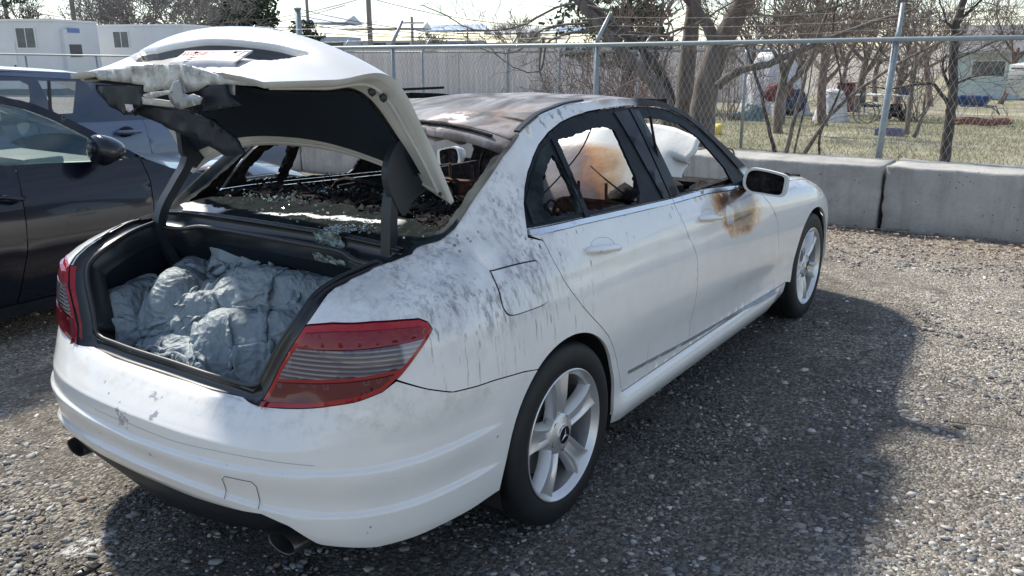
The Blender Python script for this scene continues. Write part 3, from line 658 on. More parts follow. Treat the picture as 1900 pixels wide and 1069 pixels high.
# tow eye cover: thin groove square
g=[(-1.30,.395),(-1.30,.455),(-1.285,.468),(-1.205,.468),(-1.195,.455),(-1.195,.388)]
mb=MB(); pts=[S(u,z,-.0012,-1)[0] for u,z in resamp(g,.02,False)]; mb.tube(pts,.0009,4); mb.build('tow_cover_seam',M['mud'],bump_o)
for rowz,u0,u1 in ((.528,-1.7,-1.02),):
    mb=MB(); mb.tube([S(u,rowz+.006*math.sin(u*9),-.0008,-1)[0] for u in np.linspace(u0,u1,30)],.0009,4); mb.tube([S(u,rowz+.006*math.sin(u*9),-.0008,1)[0] for u in np.linspace(u0,-1.5,8)],.0006,4); mb.build('long_scratch',M['innerpaint'],bump_o)
# black diffuser below the bumper
vs=[];fs=[]; D0=[]
for sd_ in (1,-1):
    for u in (np.linspace(-1.0,-1.7,24) if sd_==1 else np.linspace(-1.7,-1.0,24)[1:]): D0.append((u,sd_))
for (u,sd_) in D0:
    z1=bz0(u)+.02; p=S(u,z1,.012,sd_)[0]; q=S(u,z1,.03,sd_)[0]; k=(u+1.7)/.7
    zb=.215+.05*k**2; r_=Bp(u)-N(u)*(.10+.05*k)
    vs+=[p,(q[0],q[1],(z1+zb)/2+.02),(r_[0],sd_*r_[1],zb),(r_[0]+.22,sd_*r_[1],zb-.02)]
for i in range(len(D0)-1):
    for j in range(3): fs.append((i*4+j,(i+1)*4+j,(i+1)*4+j+1,i*4+j+1))
link('rear_diffuser',mkmesh('rear_diffuser',vs,fs,M['plastic'],True),car)
# exhaust tips (oval)
for sd_ in (-1,1):
    mb=MB(); n=36
    prof=[(.9,0.16),(1,.14),(1.0,.0),(.965,-.006),(.90,-.004),(.88,.02),(.86,.12)]
    v=[];f=[]
    for (s_,h) in prof:
        for k in range(n):
            w=2*math.pi*k/n; v.append((-.925+h+.0,sd_*.525+s_*.056*math.cos(w),.268+s_*.030*math.sin(w)))
    for i in range(len(prof)-1):
        for k in range(n): f.append((i*n+k,i*n+(k+1)%n,(i+1)*n+(k+1)%n,(i+1)*n+k))
    f.append(tuple((len(prof)-1)*n+k for k in range(n)))
    mb.add(v,f); mb.build('exhaust_tip',M['exh'],car,auto=40)

# ---------------------------------------------------------------- wheels
def tyre_mb():
    R0=.318; w=.1125; p=[(.222,-w+.012),(.232,-w+.004),(.25,-w-.002),(.275,-w-.003),(.295,-w+.002),(.308,-w+.010),(.316,-w+.024),(R0,-w+.04),(R0,-.045),(R0-.006,-.043),(R0-.006,-.037),(R0,-.035),(R0,-.006),(R0-.006,-.004),(R0-.006,.004),(R0,.006),(R0,w-.04),(.316,w-.024),(.300,w-.006),(.27,w),(.222,w-.012)]
    return MB().lathe(p,72,'y')
def rim_mb():
    mb=MB(); w=-.1125
    mb.lathe([(.2285,w+.006),(.2295,w+.001),(.226,w-.001),(.221,w+.003),(.214,w+.013),(.206,w+.022)],72,'y',mi=0)
    mb.lathe([(.206,w+.022),(.200,w+.05),(.192,w+.12),(.205,w+.2)],72,'y',mi=1)
    mb.lathe([(.19,w+.115),(.03,w+.110)],36,'y',mi=2)           # dark brake area behind
    mb.lathe([(.155,w+.085),(.155,w+.098),(.06,w+.098)],48,'y',mi=1)
    mb.lathe([(.155,w+.085),(.06,w+.085)],48,'y',mi=1)
    # five wide spokes, each with a ridge on both edges and a shallow face
    for k in range(5):
        a=2*math.pi*k/5+R(90+4)
        ca,sa=math.cos(a),math.sin(a)
        secs=[]
        for t in np.linspace(0,1,9):
            r=.040+t*(.2195-.040); hw=.030+.016*t+.004*math.sin(t*math.pi)*-1+ (.008*max(0,t-.8)/.2)
            y=w+.030-.014*math.sin(t*math.pi*.9)-.010*t-.004*t**4
            prof=[(-hw-.010,y+.040),(-hw,y+.006),(-hw+.005,y),(-hw+.013,y+.002),(-hw*.35,y+.009),(hw*.35,y+.009),(hw-.013,y+.002),(hw-.005,y),(hw,y+.006),(hw+.010,y+.040)]
            secs.append([(r*ca-q*sa,yy,r*sa+q*ca) for q,yy in prof])
        v=[p for s_ in secs for p in s_]; n=10; f=[(i*n+j,i*n+j+1,(i+1)*n+j+1,(i+1)*n+j) for i in range(len(secs)-1) for j in range(n-1)]
        mb.add(v,f)
        # lug bolt hole between the spokes
        b_=a+R(36); mb.lathe([(.0125,w+.0165),(.0125,w+.03),(.0,w+.03)],14,'y',(0.052*math.cos(b_),0,.052*math.sin(b_)),mi=2)
    mb.lathe([(.078,w+.05),(.070,w+.024),(.062,w+.018),(.040,w+.016),(.034,w+.012),(.033,w+.008)],40,'y',mi=0)
    return mb
def cap_mb():
    w=-.1125; mb=MB(); mb.lathe([(.034,w+.012),(.033,w+.007),(.030,w+.006)],32,'y',mi=0); mb.lathe([(.030,w+.006),(.0,w+.0045)],32,'y',mi=1)
    for k in range(3):   # three-pointed star
        a=R(90+120*k); ca,sa=math.cos(a),math.sin(a); y=w+.0035
        mb.add([(.028*ca,y,.028*sa),(-.0042*sa,y,.0042*ca),(.0042*sa,y,-.0042*ca),(0,y-.0025,0)],[(0,1,3),(0,3,2)],0)
    return mb
wm={}
wheels=[((0,-.762),-1),((2.76,-.762),-1),((0,.762),1),((2.76,.762),1)]
for i,((x,y),s_) in enumerate(wheels):
    rots={0:0,1:R(31),2:R(12),3:R(50)}[i]
    if i==0:
        t=tyre_mb().build('wheel',M['tyre'],None,auto=35,local=True); r_=rim_mb().build('rim',[M['rim'],M['rimdark'],M['dark']],t,auto=32,local=True); c_=cap_mb().build('hub_cap',[M['chrome'],M['blacktrim']],t,local=True)
        base=(t,r_,c_)
    else:
        t=base[0].copy(); COL.objects.link(t)
        for q in base[1:]:
            z=q.copy(); COL.objects.link(z); z.parent=t
    t.parent=car; t.location=(x-1.25,y,.318); t.rotation_euler=(0,-rots,math.pi if s_==1 else 0)
# wheel housings, floor and dark underbody
mb=MB()
for cx in (0,2.76):
    for s_ in (-1,1):
        A=arc(cx,.317,AR+.012,200,-20,26); v=[];f=[]
        for (x,z) in A: v+=[(x,s_*.855,z),(x,s_*.60,z)]
        f=[(2*i,2*i+1,2*i+3,2*i+2) for i in range(len(A)-1)]; mb.add(v,f)
        mb.prism([(cx-AR-.02,.25)]+A[::-1][1:-1]+[(cx+AR+.02,.25)],s_*.60,s_*.605)
mb.box((1.35,0,.235),(2.2,1.6,.03)); mb.box((-.5,0,.30),(.75,1.1,.02)); mb.box((1.38,0,.30),(2.0,1.64,.02)); mb.box((-.62,0,.36),(.5,1.3,.12)); mb.box((-.05,0,.36),(.9,1.16,.2))
mb.box((3.0,0,.4),(.9,1.1,.3))
mb.build('underbody',M['dark'],car)

# ---------------------------------------------------------------- trunk opening: gutter, weatherstrip, liner
def RP(u,z,o=0,s=-1): return Vector(S(u,z,o,s)[0])
loopR=[RP(*p) for p in [(-1.222,.648),(-1.19,.70),(-1.148,.767),(-1.10,.825),(-1.049,.883),(-1.02,.913),(-.996,.936),(-.955,.958),(-.848,.972),(-.722,.984),(-.585,.996),(-.50,1.003)]]
frontc=[Vector((-.462,-.575,1.004)),Vector((-.448,-.50,1.007)),Vector((-.440,-.35,1.011)),Vector((-.440,-.18,1.013)),Vector((-.442,0,1.014))]
sill=[RP(-1.7,.647),RP(-1.5,.648),RP(-1.35,.650)]
half=[sill[0],sill[1],sill[2]]+loopR+frontc
half=[Vector(p) for p in resamp([np.array(p) for p in half],.035,False)]
mirr=[Vector((p.x,-p.y,p.z)) for p in half]
loop=half+mirr[::-1][1:-1]
# smooth the loop a little
def smooth(L,k=2):
    for _ in range(k): L=[(L[i-1]+2*L[i]+L[(i+1)%len(L)])/4 for i in range(len(L))]
    return L
lp=smooth(loop,1); cen=Vector((-.62,0,.86)); n=len(lp)
rows=[[] for _ in range(7)]
for i in range(n):
    p=lp[i]; t=(lp[(i+1)%n]-lp[i-1]).normalized(); 
    rad=(p-cen); rad=(rad-t*rad.dot(t)).normalized(); 
    nrm=t.cross(rad).normalized(); 
    if nrm.dot(Vector((-.6,0,.8)))<0: nrm=-nrm
    ist=-rad
    w=1.0
    rows[0].append(loop[i]+nrm*.001); w=1.55 if abs(p.y)>.40 else 1.0
    rows[1].append(p+ist*.006-nrm*.012); rows[2].append(p+ist*.030*w-nrm*.018); rows[3].append(p+ist*.036*w-nrm*.008); rows[4].append(p+ist*.040*w+nrm*.001); rows[5].append(p+ist*.050*w-nrm*.010); rows[6].append(p+ist*.058*w-nrm*.07)
v=[p for r_ in rows for p in r_]; f=[(j*n+i,j*n+(i+1)%n,(j+1)*n+(i+1)%n,(j+1)*n+i) for j in range(6) for i in range(n)]
link('trunk_gutter',mkmesh('trunk_gutter',v,f,M['gutter'],True),car)
mb=MB(); sl_=smooth([a+(b-a)*.5+Vector((0,0,.003)) for a,b in zip(rows[4],rows[5])],2); mb.tube(sl_+[sl_[0],sl_[1]],.0085,8,cap=False); mb.build('trunk_weatherstrip',M['seal'],car,smooth=True)
# trunk interior box
ring=rows[6]; flo=.50
v=[];f=[]
bot=[Vector((min(max(p.x,-.86),-.05) if p.x>-.5 else max(p.x,-.88),p.y*.97 if abs(p.y)<.5 else p.y*.98,flo)) for p in ring]
bot=[Vector((p.x+(.42 if ring[i].x>-.52 and abs(ring[i].y)<.6 else 0),b_.y,flo)) for i,(p,b_) in enumerate(zip(ring,bot))]
bot=[Vector((b_.x,b_.y*(1.16 if abs(b_.y)>.3 else 1),b_.z)) for b_ in bot]
mid=[(a*.75+b*.25)+Vector((.0,0,-.02)) for a,b in zip(ring,bot)]; mid=[Vector((m_.x,m_.y*(1.10 if abs(m_.y)>.3 and a.z>.7 else 1),m_.z)) for m_,a in zip(mid,ring)]
v=list(ring)+mid+bot; f=[(j*n+i,j*n+(i+1)%n,(j+1)*n+(i+1)%n,(j+1)*n+i) for j in range(2) for i in range(n)]
link('trunk_liner',mkmesh('trunk_liner',v,f,M['liner'],True),car)
mb=MB(); mb.box((-.34,0,flo),(1.0,1.30,.012)); mb.box((-.865,0,flo),(.06,1.0,.012)); mb.build('trunk_floor',M['carpet'],car)
mb=MB(); mb.bevbox((-.66,.44,.512),(.035,.012,.010),.002,rz=.6); mb.build('small_white_clip',M['wmetal'],car)
# sill plate edge inside (ragged strip)
mb=MB(); mb.tube([Vector((-.905,y,.640-.004*math.sin(y*9))) for y in np.linspace(-.36,.36,30)],.006,6); mb.build('sill_edge',M['metal'],car,smooth=True)
# ---------------------------------------------------------------- trunk lid (open, bent)
NT_,NV_=161,121
tt=np.linspace(-1,1,NT_); vv=np.linspace(0,2,NV_)
def lidP(t,v,o=0):
    t=np.asarray(t,float);v=np.asarray(v,float); t,v=np.broadcast_arrays(t,v); a=np.abs(t)
    F=np.stack([-.30+.032*t*t,.634*t,1.272-.142*a**2.3],-1)
    Rg=np.stack([-.525+.025*t*t,.615*t,1.640-.138*a**2.2],-1)
    L=np.stack([-.755-.045*t*t,.455*t,1.532-.022*a**2-.012*(t<0)*a],-1)
    m1=(F+Rg)/2+np.stack([.03*(1-.5*t*t),0*t,.020*(1-.5*t*t)],-1)
    m2=(Rg+L)/2+np.stack([-.006*(1-a),0*t,.012*(1-a)],-1); m2[...,1]=.555*t
    K=np.stack([F,m1,Rg,m2,L],0); x=np.array([0,.5,1,1.5,2.]); i=np.clip((v/.5).astype(int),0,3); s=(v-x[i])/.5
    dl=(K[1:]-K[:-1]); mm=np.zeros_like(K); mm[0]=dl[0]; mm[-1]=dl[-1]; mm[1:-1]=(dl[1:]+dl[:-1])/2
    idx=np.indices(t.shape); g=lambda A,k: A[(k,)+tuple(idx)]
    s=s[...,None]
    P=(1+2*s)*(1-s)**2*g(K,i)+s*(1-s)**2*g(mm,i)+s*s*(3-2*s)*g(K,i+1)+s*s*(s-1)*g(mm,i+1)
    return P
T_,V_=np.meshgrid(tt,vv,indexing='ij'); P0=lidP(T_,V_)
def gnorm(P):
    du=np.gradient(P,axis=0); dv=np.gradient(P,axis=1); n=np.cross(du,dv); n/=np.linalg.norm(n,axis=-1,keepdims=True)+1e-9
    if n[NT_//2,5,0]<0: n=-n
    return n
n0=gnorm(P0)
# recess for the plate: long lens on the rear face
yy=P0[...,1]; kt=[-.72,-.70,-.63,-.53,-.32,-.08,.18,.43,.6,.76,.8]; vt=np.interp(T_,kt,[1.34,1.32,1.34,1.35,1.39,1.41,1.44,1.44,1.35,1.18,1.18]); vb=np.interp(T_,kt,[1.30,1.36,1.60,1.70,1.80,1.86,1.92,1.84,1.60,1.20,1.16])
dd=np.minimum(V_-vt,vb-V_); dd=np.where((T_<-.72)|(T_>.78),-1,dd)
rec=ss(-.005,.06,dd)
# crumple at the lip
cr_=ss(1.80,2.0,V_)*np.exp(-((yy-.02)/.22)**2)
nz_=vnoise(P0*26)-.5; nz2=vnoise(P0*60+9)-.5
P1=P0-n0*(.034*rec)[...,None]+n0*((nz_*.020+nz2*.014+.002)*cr_)[...,None]+np.stack([.018*cr_,0*cr_,-.012*cr_],-1)
slide=ss(1.2,1.8,V_)*np.exp(-((yy-.25)/.12)**2); P1=P1+n0*((vnoise(P0*9+3)-.5)*.02*slide)[...,None]
def gridfaces(a,b): return [(i*b+j,(i+1)*b+j,(i+1)*b+j+1,i*b+j+1) for i in range(a-1) for j in range(b-1)]
gf=gridfaces(NT_,NV_); LP=NT('lid_white_paint_and_recess'); at0=LP.n.new('ShaderNodeAttribute'); at0.attribute_name='rec'; nl=LP.noise(2.2,4,.5)
mk=LP.mr(at0.outputs['Fac'],.45,.52); LP.set(col=LP.mix(mk,LP.mix(LP.mr(LP.noise(12,6,.7),.45,.75,0,.25),LP.ramp(nl,.3,.7,(.60,.61,.60,1),(.68,.68,.67,1)),(.5,.49,.46)),(.075,.08,.088)),rough=LP.mr(mk,0,1,.28,.6),coat=LP.mr(mk,0,1,.6,0))
me=mkmesh('trunk_lid',P1.reshape(-1,3),gf,[LP.m],True); me.attributes.new('rec','FLOAT','POINT').data.foreach_set('value',rec.ravel().astype(np.float32))
lid=link('trunk_lid',me,car)
# inner side: chord surface between the front edge and the lip
chord=P1[:,:1]*(1-V_[...,None]/2)+P1[:,-1:]*(V_[...,None]/2)
be=(.34+.66*np.abs(T_)**5)[...,None]; edge=np.minimum(np.minimum(V_/.10,(2-V_)/.10),(1-np.abs(T_))/.05); edge=np.clip(edge,0,1)[...,None]
U=chord*(1-be)+P1*be; U=U-n0*.016*1.0

strip=[]
fl=[];ln=[]
for i in range(NT_-1):
    for j in range(NV_-1):
        q=(i*NV_+j,i*NV_+j+1,(i+1)*NV_+j+1,(i+1)*NV_+j)
        t=abs(T_[i,j]+T_[i+1,j])/2; v=(V_[i,j]+V_[i,j+1])/2
        (fl if (t>.885 or v<.17 or v>1.93) else ln).append(q)
v=list(U.reshape(-1,3))+list(P1.reshape(-1,3)); o=NT_*NV_; bd=[i*NV_ for i in range(NT_)]+[(NT_-1)*NV_+j for j in range(1,NV_)]+[i*NV_+NV_-1 for i in range(NT_-2,-1,-1)]+[j for j in range(NV_-2,0,-1)]
ff=fl+[(bd[k],bd[(k+1)%len(bd)],o+bd[(k+1)%len(bd)],o+bd[k]) for k in range(len(bd))]
link('lid_inner_frame',mkmesh('lid_inner_frame',v,ff,M['innerpaint'],True),lid)
# raised rib along the frame
mb=MB()
for s_ in (1,-1): mb.tube([U[int((s_*.945+1)/2*(NT_-1)),j]-n0[int((s_*.945+1)/2*(NT_-1)),j]*.002 for j in range(2,NV_-4)],.006,6)
mb.tube([U[i,3]-n0[i,3]*.001 for i in range(3,NT_-3)],.005,6); mb.build('frame_rib',M['innerpaint'],lid,smooth=True)
Ul=U-n0*.012*ss(0,.12,(edge[...,0]))[...,None]
link('lid_liner',mkmesh('lid_liner',Ul.reshape(-1,3),ln,M['liner'],True),lid)
def Uat(t,v,o=.0):
    i=int(round((t+1)/2*(NT_-1)));j=int(round(v/2*(NV_-1))); return Vector(Ul[i,j]-n0[i,j]*o)
def Pat(t,v,o=.0):
    i=int(round((t+1)/2*(NT_-1)));j=int(round(v/2*(NV_-1))); return Vector(P1[i,j]+n0[i,j]*o)
# rubber buffers on the frame
mb=MB(); 
for p in (Uat(-.955,1.02,.004),Uat(-.96,.9,.004)): mb.blob(p,(.014,.012,.014),1,.1)
mb.blob(Uat(-.985,.10,.003),(.007,.007,.007),1,.05); mb.blob(Uat(.975,.12,.003),(.007,.007,.007),1,.05); mb.build('rubber_buffer',M['seal'],lid,smooth=True)
# plate lamps and handle inside the recess
for y_ in (.115,-.135):
    t=y_/.6; p=Pat(t,1.55,.003); p=p+(Pat(t,1.50)-Pat(t,1.66)).normalized()*.018; e=(Pat(t,1.50)-Pat(t,1.66)).normalized(); nn_=Vector(n0[int((t+1)/2*(NT_-1)),40]); rot=Matrix((Vector((0,1,0)),e,nn_)).transposed()
    MB().bevbox(p,(.030,.020,.004),.002,rot=rot).build('plate_lamp',M['chrome'],lid)
p=Pat(-.02,1.55,.002); p=p+(Pat(-.02,1.50)-Pat(-.02,1.66)).normalized()*.020; e=(Pat(-.02,1.50)-Pat(-.02,1.66)).normalized(); nn_=Vector(n0[48,40]); RT=Matrix((Vector((0,-1,0)),e,nn_)).transposed()
MB().bevbox(p,(.085,.024,.008),.003,rot=RT).build('release_handle',M['plastic'],lid)
# number plate: white with red state name, sticker boxes and dark characters
e=(Pat(-.2,1.5)-Pat(-.2,1.78)).normalized(); pc=Pat(-.22,1.66,.010)-e*.062; e=(e+Vector((0,0,.0))).normalized(); nn_=Vector((0,-1,0)).cross(e).normalized()
if nn_.z<0: nn_=-nn_
RT=Matrix((Vector((0,-1,0)),e,Vector((0,-1,0)).cross(e))).transposed()
e=(Pat(-.22,1.60)-Pat(-.22,1.90)).normalized(); RT=Matrix((Vector((0,-1,0)),e,Vector((0,-1,0)).cross(e))).transposed(); Zn=RT@Vector((0,0,1)); XR=Vector((0,-1,0))
top_=Pat(-.24,1.66)+Zn*.012; v=[]
for i in range(31):
    for j in range(13):
        a_=(i/30-.5)*.305; b_=j/12*.152; fl_=min(b_,.066); dn=max(0,b_-.066); cn=.006*(abs(a_)/.1525)**14
        v.append(top_+XR*a_-e*(fl_+cn*(j==0)+dn*.25)-Zn*(dn*.95)+Zn*(.022*(1-fl_/.066))+Zn*(.004*math.sin(a_*16+1)*(b_/.07)))
plate=link('number_plate',mkmesh('number_plate',v,gridfaces(31,13),simple('plate_white',(.42,.43,.46),.5,0,.08,40,spec=.2),True),lid); m=plate.modifiers.new('s','SOLIDIFY'); m.thickness=.0015
e2=(e*.066-Zn*-.022+Zn*0).normalized(); e2=(e*.066+Zn*.022).normalized(); RT=Matrix((Vector((0,-1,0)),e2,Vector((0,-1,0)).cross(e2))).transposed(); e=e2; pc=top_+Zn*.022-e2*.076
def text(body,size,loc,rot,mat,name,parent,sx=1,ext=.0004,al='CENTER'):
    c=bpy.data.curves.new(name,'FONT'); c.body=body; c.size=size; c.align_x=al; c.align_y='CENTER'; c.extrude=ext; c.resolution_u=3
    o=bpy.data.objects.new('t',c); me=bpy.data.meshes.new_from_object(o); bpy.data.objects.remove(o); me.materials.clear(); me.materials.append(mat)
    Mx=Matrix.Translation(loc)@rot.to_4x4()@Matrix.Diagonal((sx,1,1,1)); me.transform(Mx); me.name=name
    return link(name,me,parent)
red=simple('plate_red',(.45,.04,.05),.5); navy=simple('plate_navy',(.03,.05,.12),.5)
Z=RT@Vector((0,0,1)); X_=RT@Vector((1,0,0)); 
text('WASHINGTON',.030,pc+e*.056+Z*.0026+X_*-.03,RT,red,'plate_text',plate,1.15)
text('ETB 73',.040,pc+e*.022+Z*.0026,RT,navy,'plate_text',plate,1.5)
for dx,w_ in ((.095,.038),(.132,.026)):
    for (a,b,c_,d_) in ((0,.013,w_,.003),(0,-.013,w_,.003),(w_/2,0,.003,.026),(-w_/2,0,.003,.026)): MB().box(pc+X_*(dx+a)+e*(.055+b)+Z*.0026,(c_,d_,.001),rot=RT).build('sticker_frame',navy,plate)
mb=MB()
for dx in (-.088,.088): mb.blob(pc+X_*dx+e*.062+Z*.002,(.007,.007,.004),1,.02)
mb.build('plate_screw',M['seal'],plate,smooth=True)
# torn metal, latch bracket and hanging trim behind the lip
def sheet(name,pts,mat,th=.003,nz=.0,par=None,seed=1):
    """bent sheet from a polygon of 3D points"""
    P=[Vector(p) for p in pts]; c=sum(P,Vector())/len(P); n_=(P[1]-P[0]).cross(P[2]-P[0]).normalized(); ex=(P[1]-P[0]).normalized(); ey=n_.cross(ex)
    q=np.array([((p-c).dot(ex),(p-c).dot(ey)) for p in P]); h=np.array([(p-c).dot(n_) for p in P])
    Q=resamp(q,.012); Vv,Ff=cdt(Q if area(Q)>0 else Q[::-1],[],.018)
    # interpolate height by inverse distance
    W=1/(np.linalg.norm(Vv[:,None]-q[None],axis=2)**2+1e-6); H=(W*h).sum(1)/W.sum(1)
    X3=np.array(c)+Vv[:,:1]*np.array(ex)+Vv[:,1:2]*np.array(ey)+H[:,None]*np.array(n_)
    if nz: X3=X3+np.array(n_)*((vnoise(X3*35+seed)-.5)*nz)[:,None]
    o=link(name,mkmesh(name,X3,[tuple(f) for f in Ff],mat,True),par or lid); m=o.modifiers.new('s','SOLIDIFY'); m.thickness=th; return o
# (points are on a plane a little behind the lip)
def psheet(name,pts,X,mat,th=.003,nz=0,seed=1,dx=0):
    return sheet(name,[tuple(at(x,y,X=X+dx*(x-300)/100)) for x,y in pts],mat,th,nz,None,seed)
psheet('torn_lip_metal',[(176,131),(205,129),(240,123),(262,122),(285,119),(312,121),(335,118),(360,124),(400,137),(440,145),(480,150),(478,160),(430,157),(385,157),(370,166),(349,171),(341,150),(333,149),(318,160),(316,172),(300,165),(280,172),(266,170),(264,158),(232,153),(205,150),(182,148)],-.772,M['wmetal'],.003,.014,3,.012)
psheet('latch_bracket',[(323,151),(335,148),(338,160),(341,172),(350,177),(360,174),(377,181),(373,193),(337,203),(327,198),(319,190),(314,176)],-.785,M['metal'],.004,.003,4)
psheet('latch_crossbar',[(266,180),(290,183),(322,188),(327,199),(300,197),(268,193)],-.765,M['innerpaint'],.006,.003,4)
psheet('lamp_cover_trim',[(180,157),(215,158),(268,160),(268,178),(300,196),(268,196),(240,206),(262,212),(236,213),(222,206),(205,196),(196,184),(184,172)],-.755,M['plastic'],.006,.010,8)
psheet('lamp_cover_trim',[(262,190),(275,192),(330,200),(350,203),(400,228),(440,262),(452,285),(420,290),(372,262),(340,250),(300,232),(268,218),(240,206)],-.735,M['plastic'],.008,.012,5)
psheet('lamp_cover_trim',[(369,160),(422,157),(430,180),(452,195),(420,201),(377,207),(380,184)],-.755,M['plastic'],.006,.008,6)
psheet('warning_sticker',[(232,193),(246,194),(248,203),(240,208),(235,205)],-.772,simple('faded_label',(.6,.5,.5),.5),.001,0)
psheet('torn_strip',[(268,176),(280,171),(300,169),(316,168),(318,173),(304,177),(284,183),(272,183)],-.79,M['wmetal'],.003,.02,12)
# hinge arms
def armt(P,name='hinge_arm'):
    mb=MB(); L=spline(P,8); mb.tube(L,.0265,4,sq=(1.0,.85)); return mb.build(name,M['arm'],car,auto=40)
armt([tuple(at(a_,b_,Y=-.52)) for a_,b_ in ((722,560),(722,500),(722,440),(723,390),(730,340),(742,300),(752,265))])
armt([(-.40,.53,.72),(-.455,.53,.80),(-.500,.53,.905),(-.512,.53,.975),(-.490,.53,1.035),(-.430,.53,1.110),(-.375,.53,1.18),(-.365,.53,1.25),(-.385,.53,1.33),(-.41,.53,1.40)])
for y_,o_ in ((-.53,1),):
    W_=[(lambda p_:(p_.x,p_.z))(at(a_,b_,Y=-.53)) for a_,b_ in spline([(716,345),(716,300),(735,262),(765,262),(790,300),(800,335),(785,352),(762,372),(742,400)],4,True)]
    mb=MB(); mb.prism(W_,y_-.012,y_+.012,'xz'); mb.build('hinge_web',M['arm'],car)
mb=MB(); mb.prism([(-.395,1.22),(-.345,1.16),(-.30,1.20),(-.29,1.26),(-.33,1.36),(-.40,1.40)],.515,.54,'xz'); mb.build('hinge_web',M['arm'],car)

# ---------------------------------------------------------------- roof
xs=np.linspace(.03,1.36,60); ys=np.linspace(-1,1,61)
pe=np.array(roof_edge[::1]); ex_=np.concatenate([[.02,.093,.138],pe[:,0]]); ez_=np.concatenate([[1.285,1.299,1.313],pe[:,1]])
v=[]
for x in xs:
    ze=float(np.interp(x,ex_,ez_)); ye=float(-S(x if x>.1 else .1,ze if x>.1 else 1.3,0,-1)[0][1])
    for k in ys:
        y=k*(ye-.002); a=abs(k)
        crown=.052*ss(.45,.0,x)*(1-a**2.2)+.006*(1-a**2)
        z=ze-.004*a**8+crown-(.030*ss(.05,.8,k))
        z+= -.008*math.sin(x*7+k*2)*(1-a**4)+.010*(float(vnoise(np.array([x*5,y*5,2.])))-.5)*(1-a**6)
        v.append((x+(.035*(a**2) if x<.2 else 0),y,z))
rf=link('roof',mkmesh('roof',v,gridfaces(60,61),M['steel'],True),car); m=rf.modifiers.new('s','SOLIDIFY'); m.thickness=.004
for P_ in (rf.data.polygons[0].normal,): 
    if P_.z<0: rf.data.flip_normals()
# rear header under the roof edge, side drip strips
rv=[Vector(p) for p in v[:61]]
vs=[];
for p in rv: vs+=[p+Vector((-.001,0,-.003)),p+Vector((-.028,0,-.016)),p+Vector((-.040,0,-.020)),p+Vector((-.047,0,-.045)),p+Vector((.03,0,-.062+.012*math.sin(p.y*23)+.01*math.sin(p.y*51)))]
fs=[(i*5+j,(i+1)*5+j,(i+1)*5+j+1,i*5+j+1) for i in range(60) for j in range(4)]
link('rear_roof_header',mkmesh('rear_roof_header',vs,fs,M['steel'],True),car)
mb=MB(); mb.tube([p+Vector((-.020,0,-.006)) for p in rv[3:-3]],.006,5); mb.build('header_seam',M['char'],car,smooth=True)
for s_ in (-1,1):
    mb=MB(); L=[Vector(S(u,z,.006,s_)[0])+Vector((0,0,.007)) for u,z in [(.10,1.302),(.15,1.318),(.27,1.348),(.38,1.363),(.473,1.373),(.6,1.377)]]; mb.tube(spline(L,5),.010,4,sq=(1.4,.5)); mb.build('roof_drip_strip',M['plastic'],car)
MB().box((1.36,0,1.335),(.07,1.10,.03)).build('windscreen_header',M['char'],car); MB().box((.75,0,1.335),(.05,1.1,.015)).build('roof_cross_member',M['char'],car)
mb=MB(); mb.tube([(.35,.50,1.385),(.62,.45,1.40),(.9,.35,1.402)],.006,5); mb.tube([(.20,.16,1.375),(.26,.20,1.392),(.33,.18,1.385)],.009,5); mb.build('loose_trim_bar',M['blacktrim'],car)

# ---------------------------------------------------------------- rear window base, parcel shelf, debris, seats
def tulip(x,y):
    pass
t2=NT('half_burnt_white_panel'); x_=t2.xyz(); nn1=t2.noise(11,6,.65)
band=t2.math('ADD',t2.math('SUBTRACT',x_[0],t2.mr(x_[1],-.35,.2,-.252,-.335)),t2.math('MULTIPLY',t2.math('SUBTRACT',nn1,.5),.10))
wh=t2.math('MULTIPLY',t2.mr(t2.math('ABSOLUTE',band),.011,.016,1,0),t2.mr(x_[1],.17,.21,1,0)); wh=t2.math('MULTIPLY',wh,t2.mr(x_[1],-.42,-.36,0,1))
lf=t2.math('MULTIPLY',t2.mr(x_[1],.33,.38,0,1),t2.mr(t2.math('ADD',x_[0],t2.math('MULTIPLY',t2.math('SUBTRACT',t2.noise(20,5,.7),.5),.08)),-.345,-.335,1,0))
wh=t2.math('MAXIMUM',wh,lf)
blk=t2.rampn(t2.noise(34,7,.7),[(.35,(.008,.011,.012)),(.62,(.022,.027,.027)),(.78,(.06,.075,.07))])
t2.set(col=t2.mix(wh,blk,(.72,.72,.72)),rough=.9,spec=.02); t2.bump(t2.math('SUBTRACT',t2.noise(40,6,.7),wh),.5,.006)
v=[];ny=80;nx=16
for i in range(ny):
    y=-.60+1.20*i/(ny-1); x0=-.432-.025*(abs(y)/.575)**2.6; x1=-.165-.12*(abs(y)/.6)**2
    for j in range(nx):
        s_=j/(nx-1); x=x0+(x1-x0)*s_; z=1.013-.012*(abs(y)/.6)**2+.034*s_+.008*(float(vnoise(np.array([x*22,y*22,1.])))-.5)*(s_>.1)
        v.append((x,y,z))
link('rear_window_base',mkmesh('rear_window_base',v,gridfaces(ny,nx),t2.m,True),car)
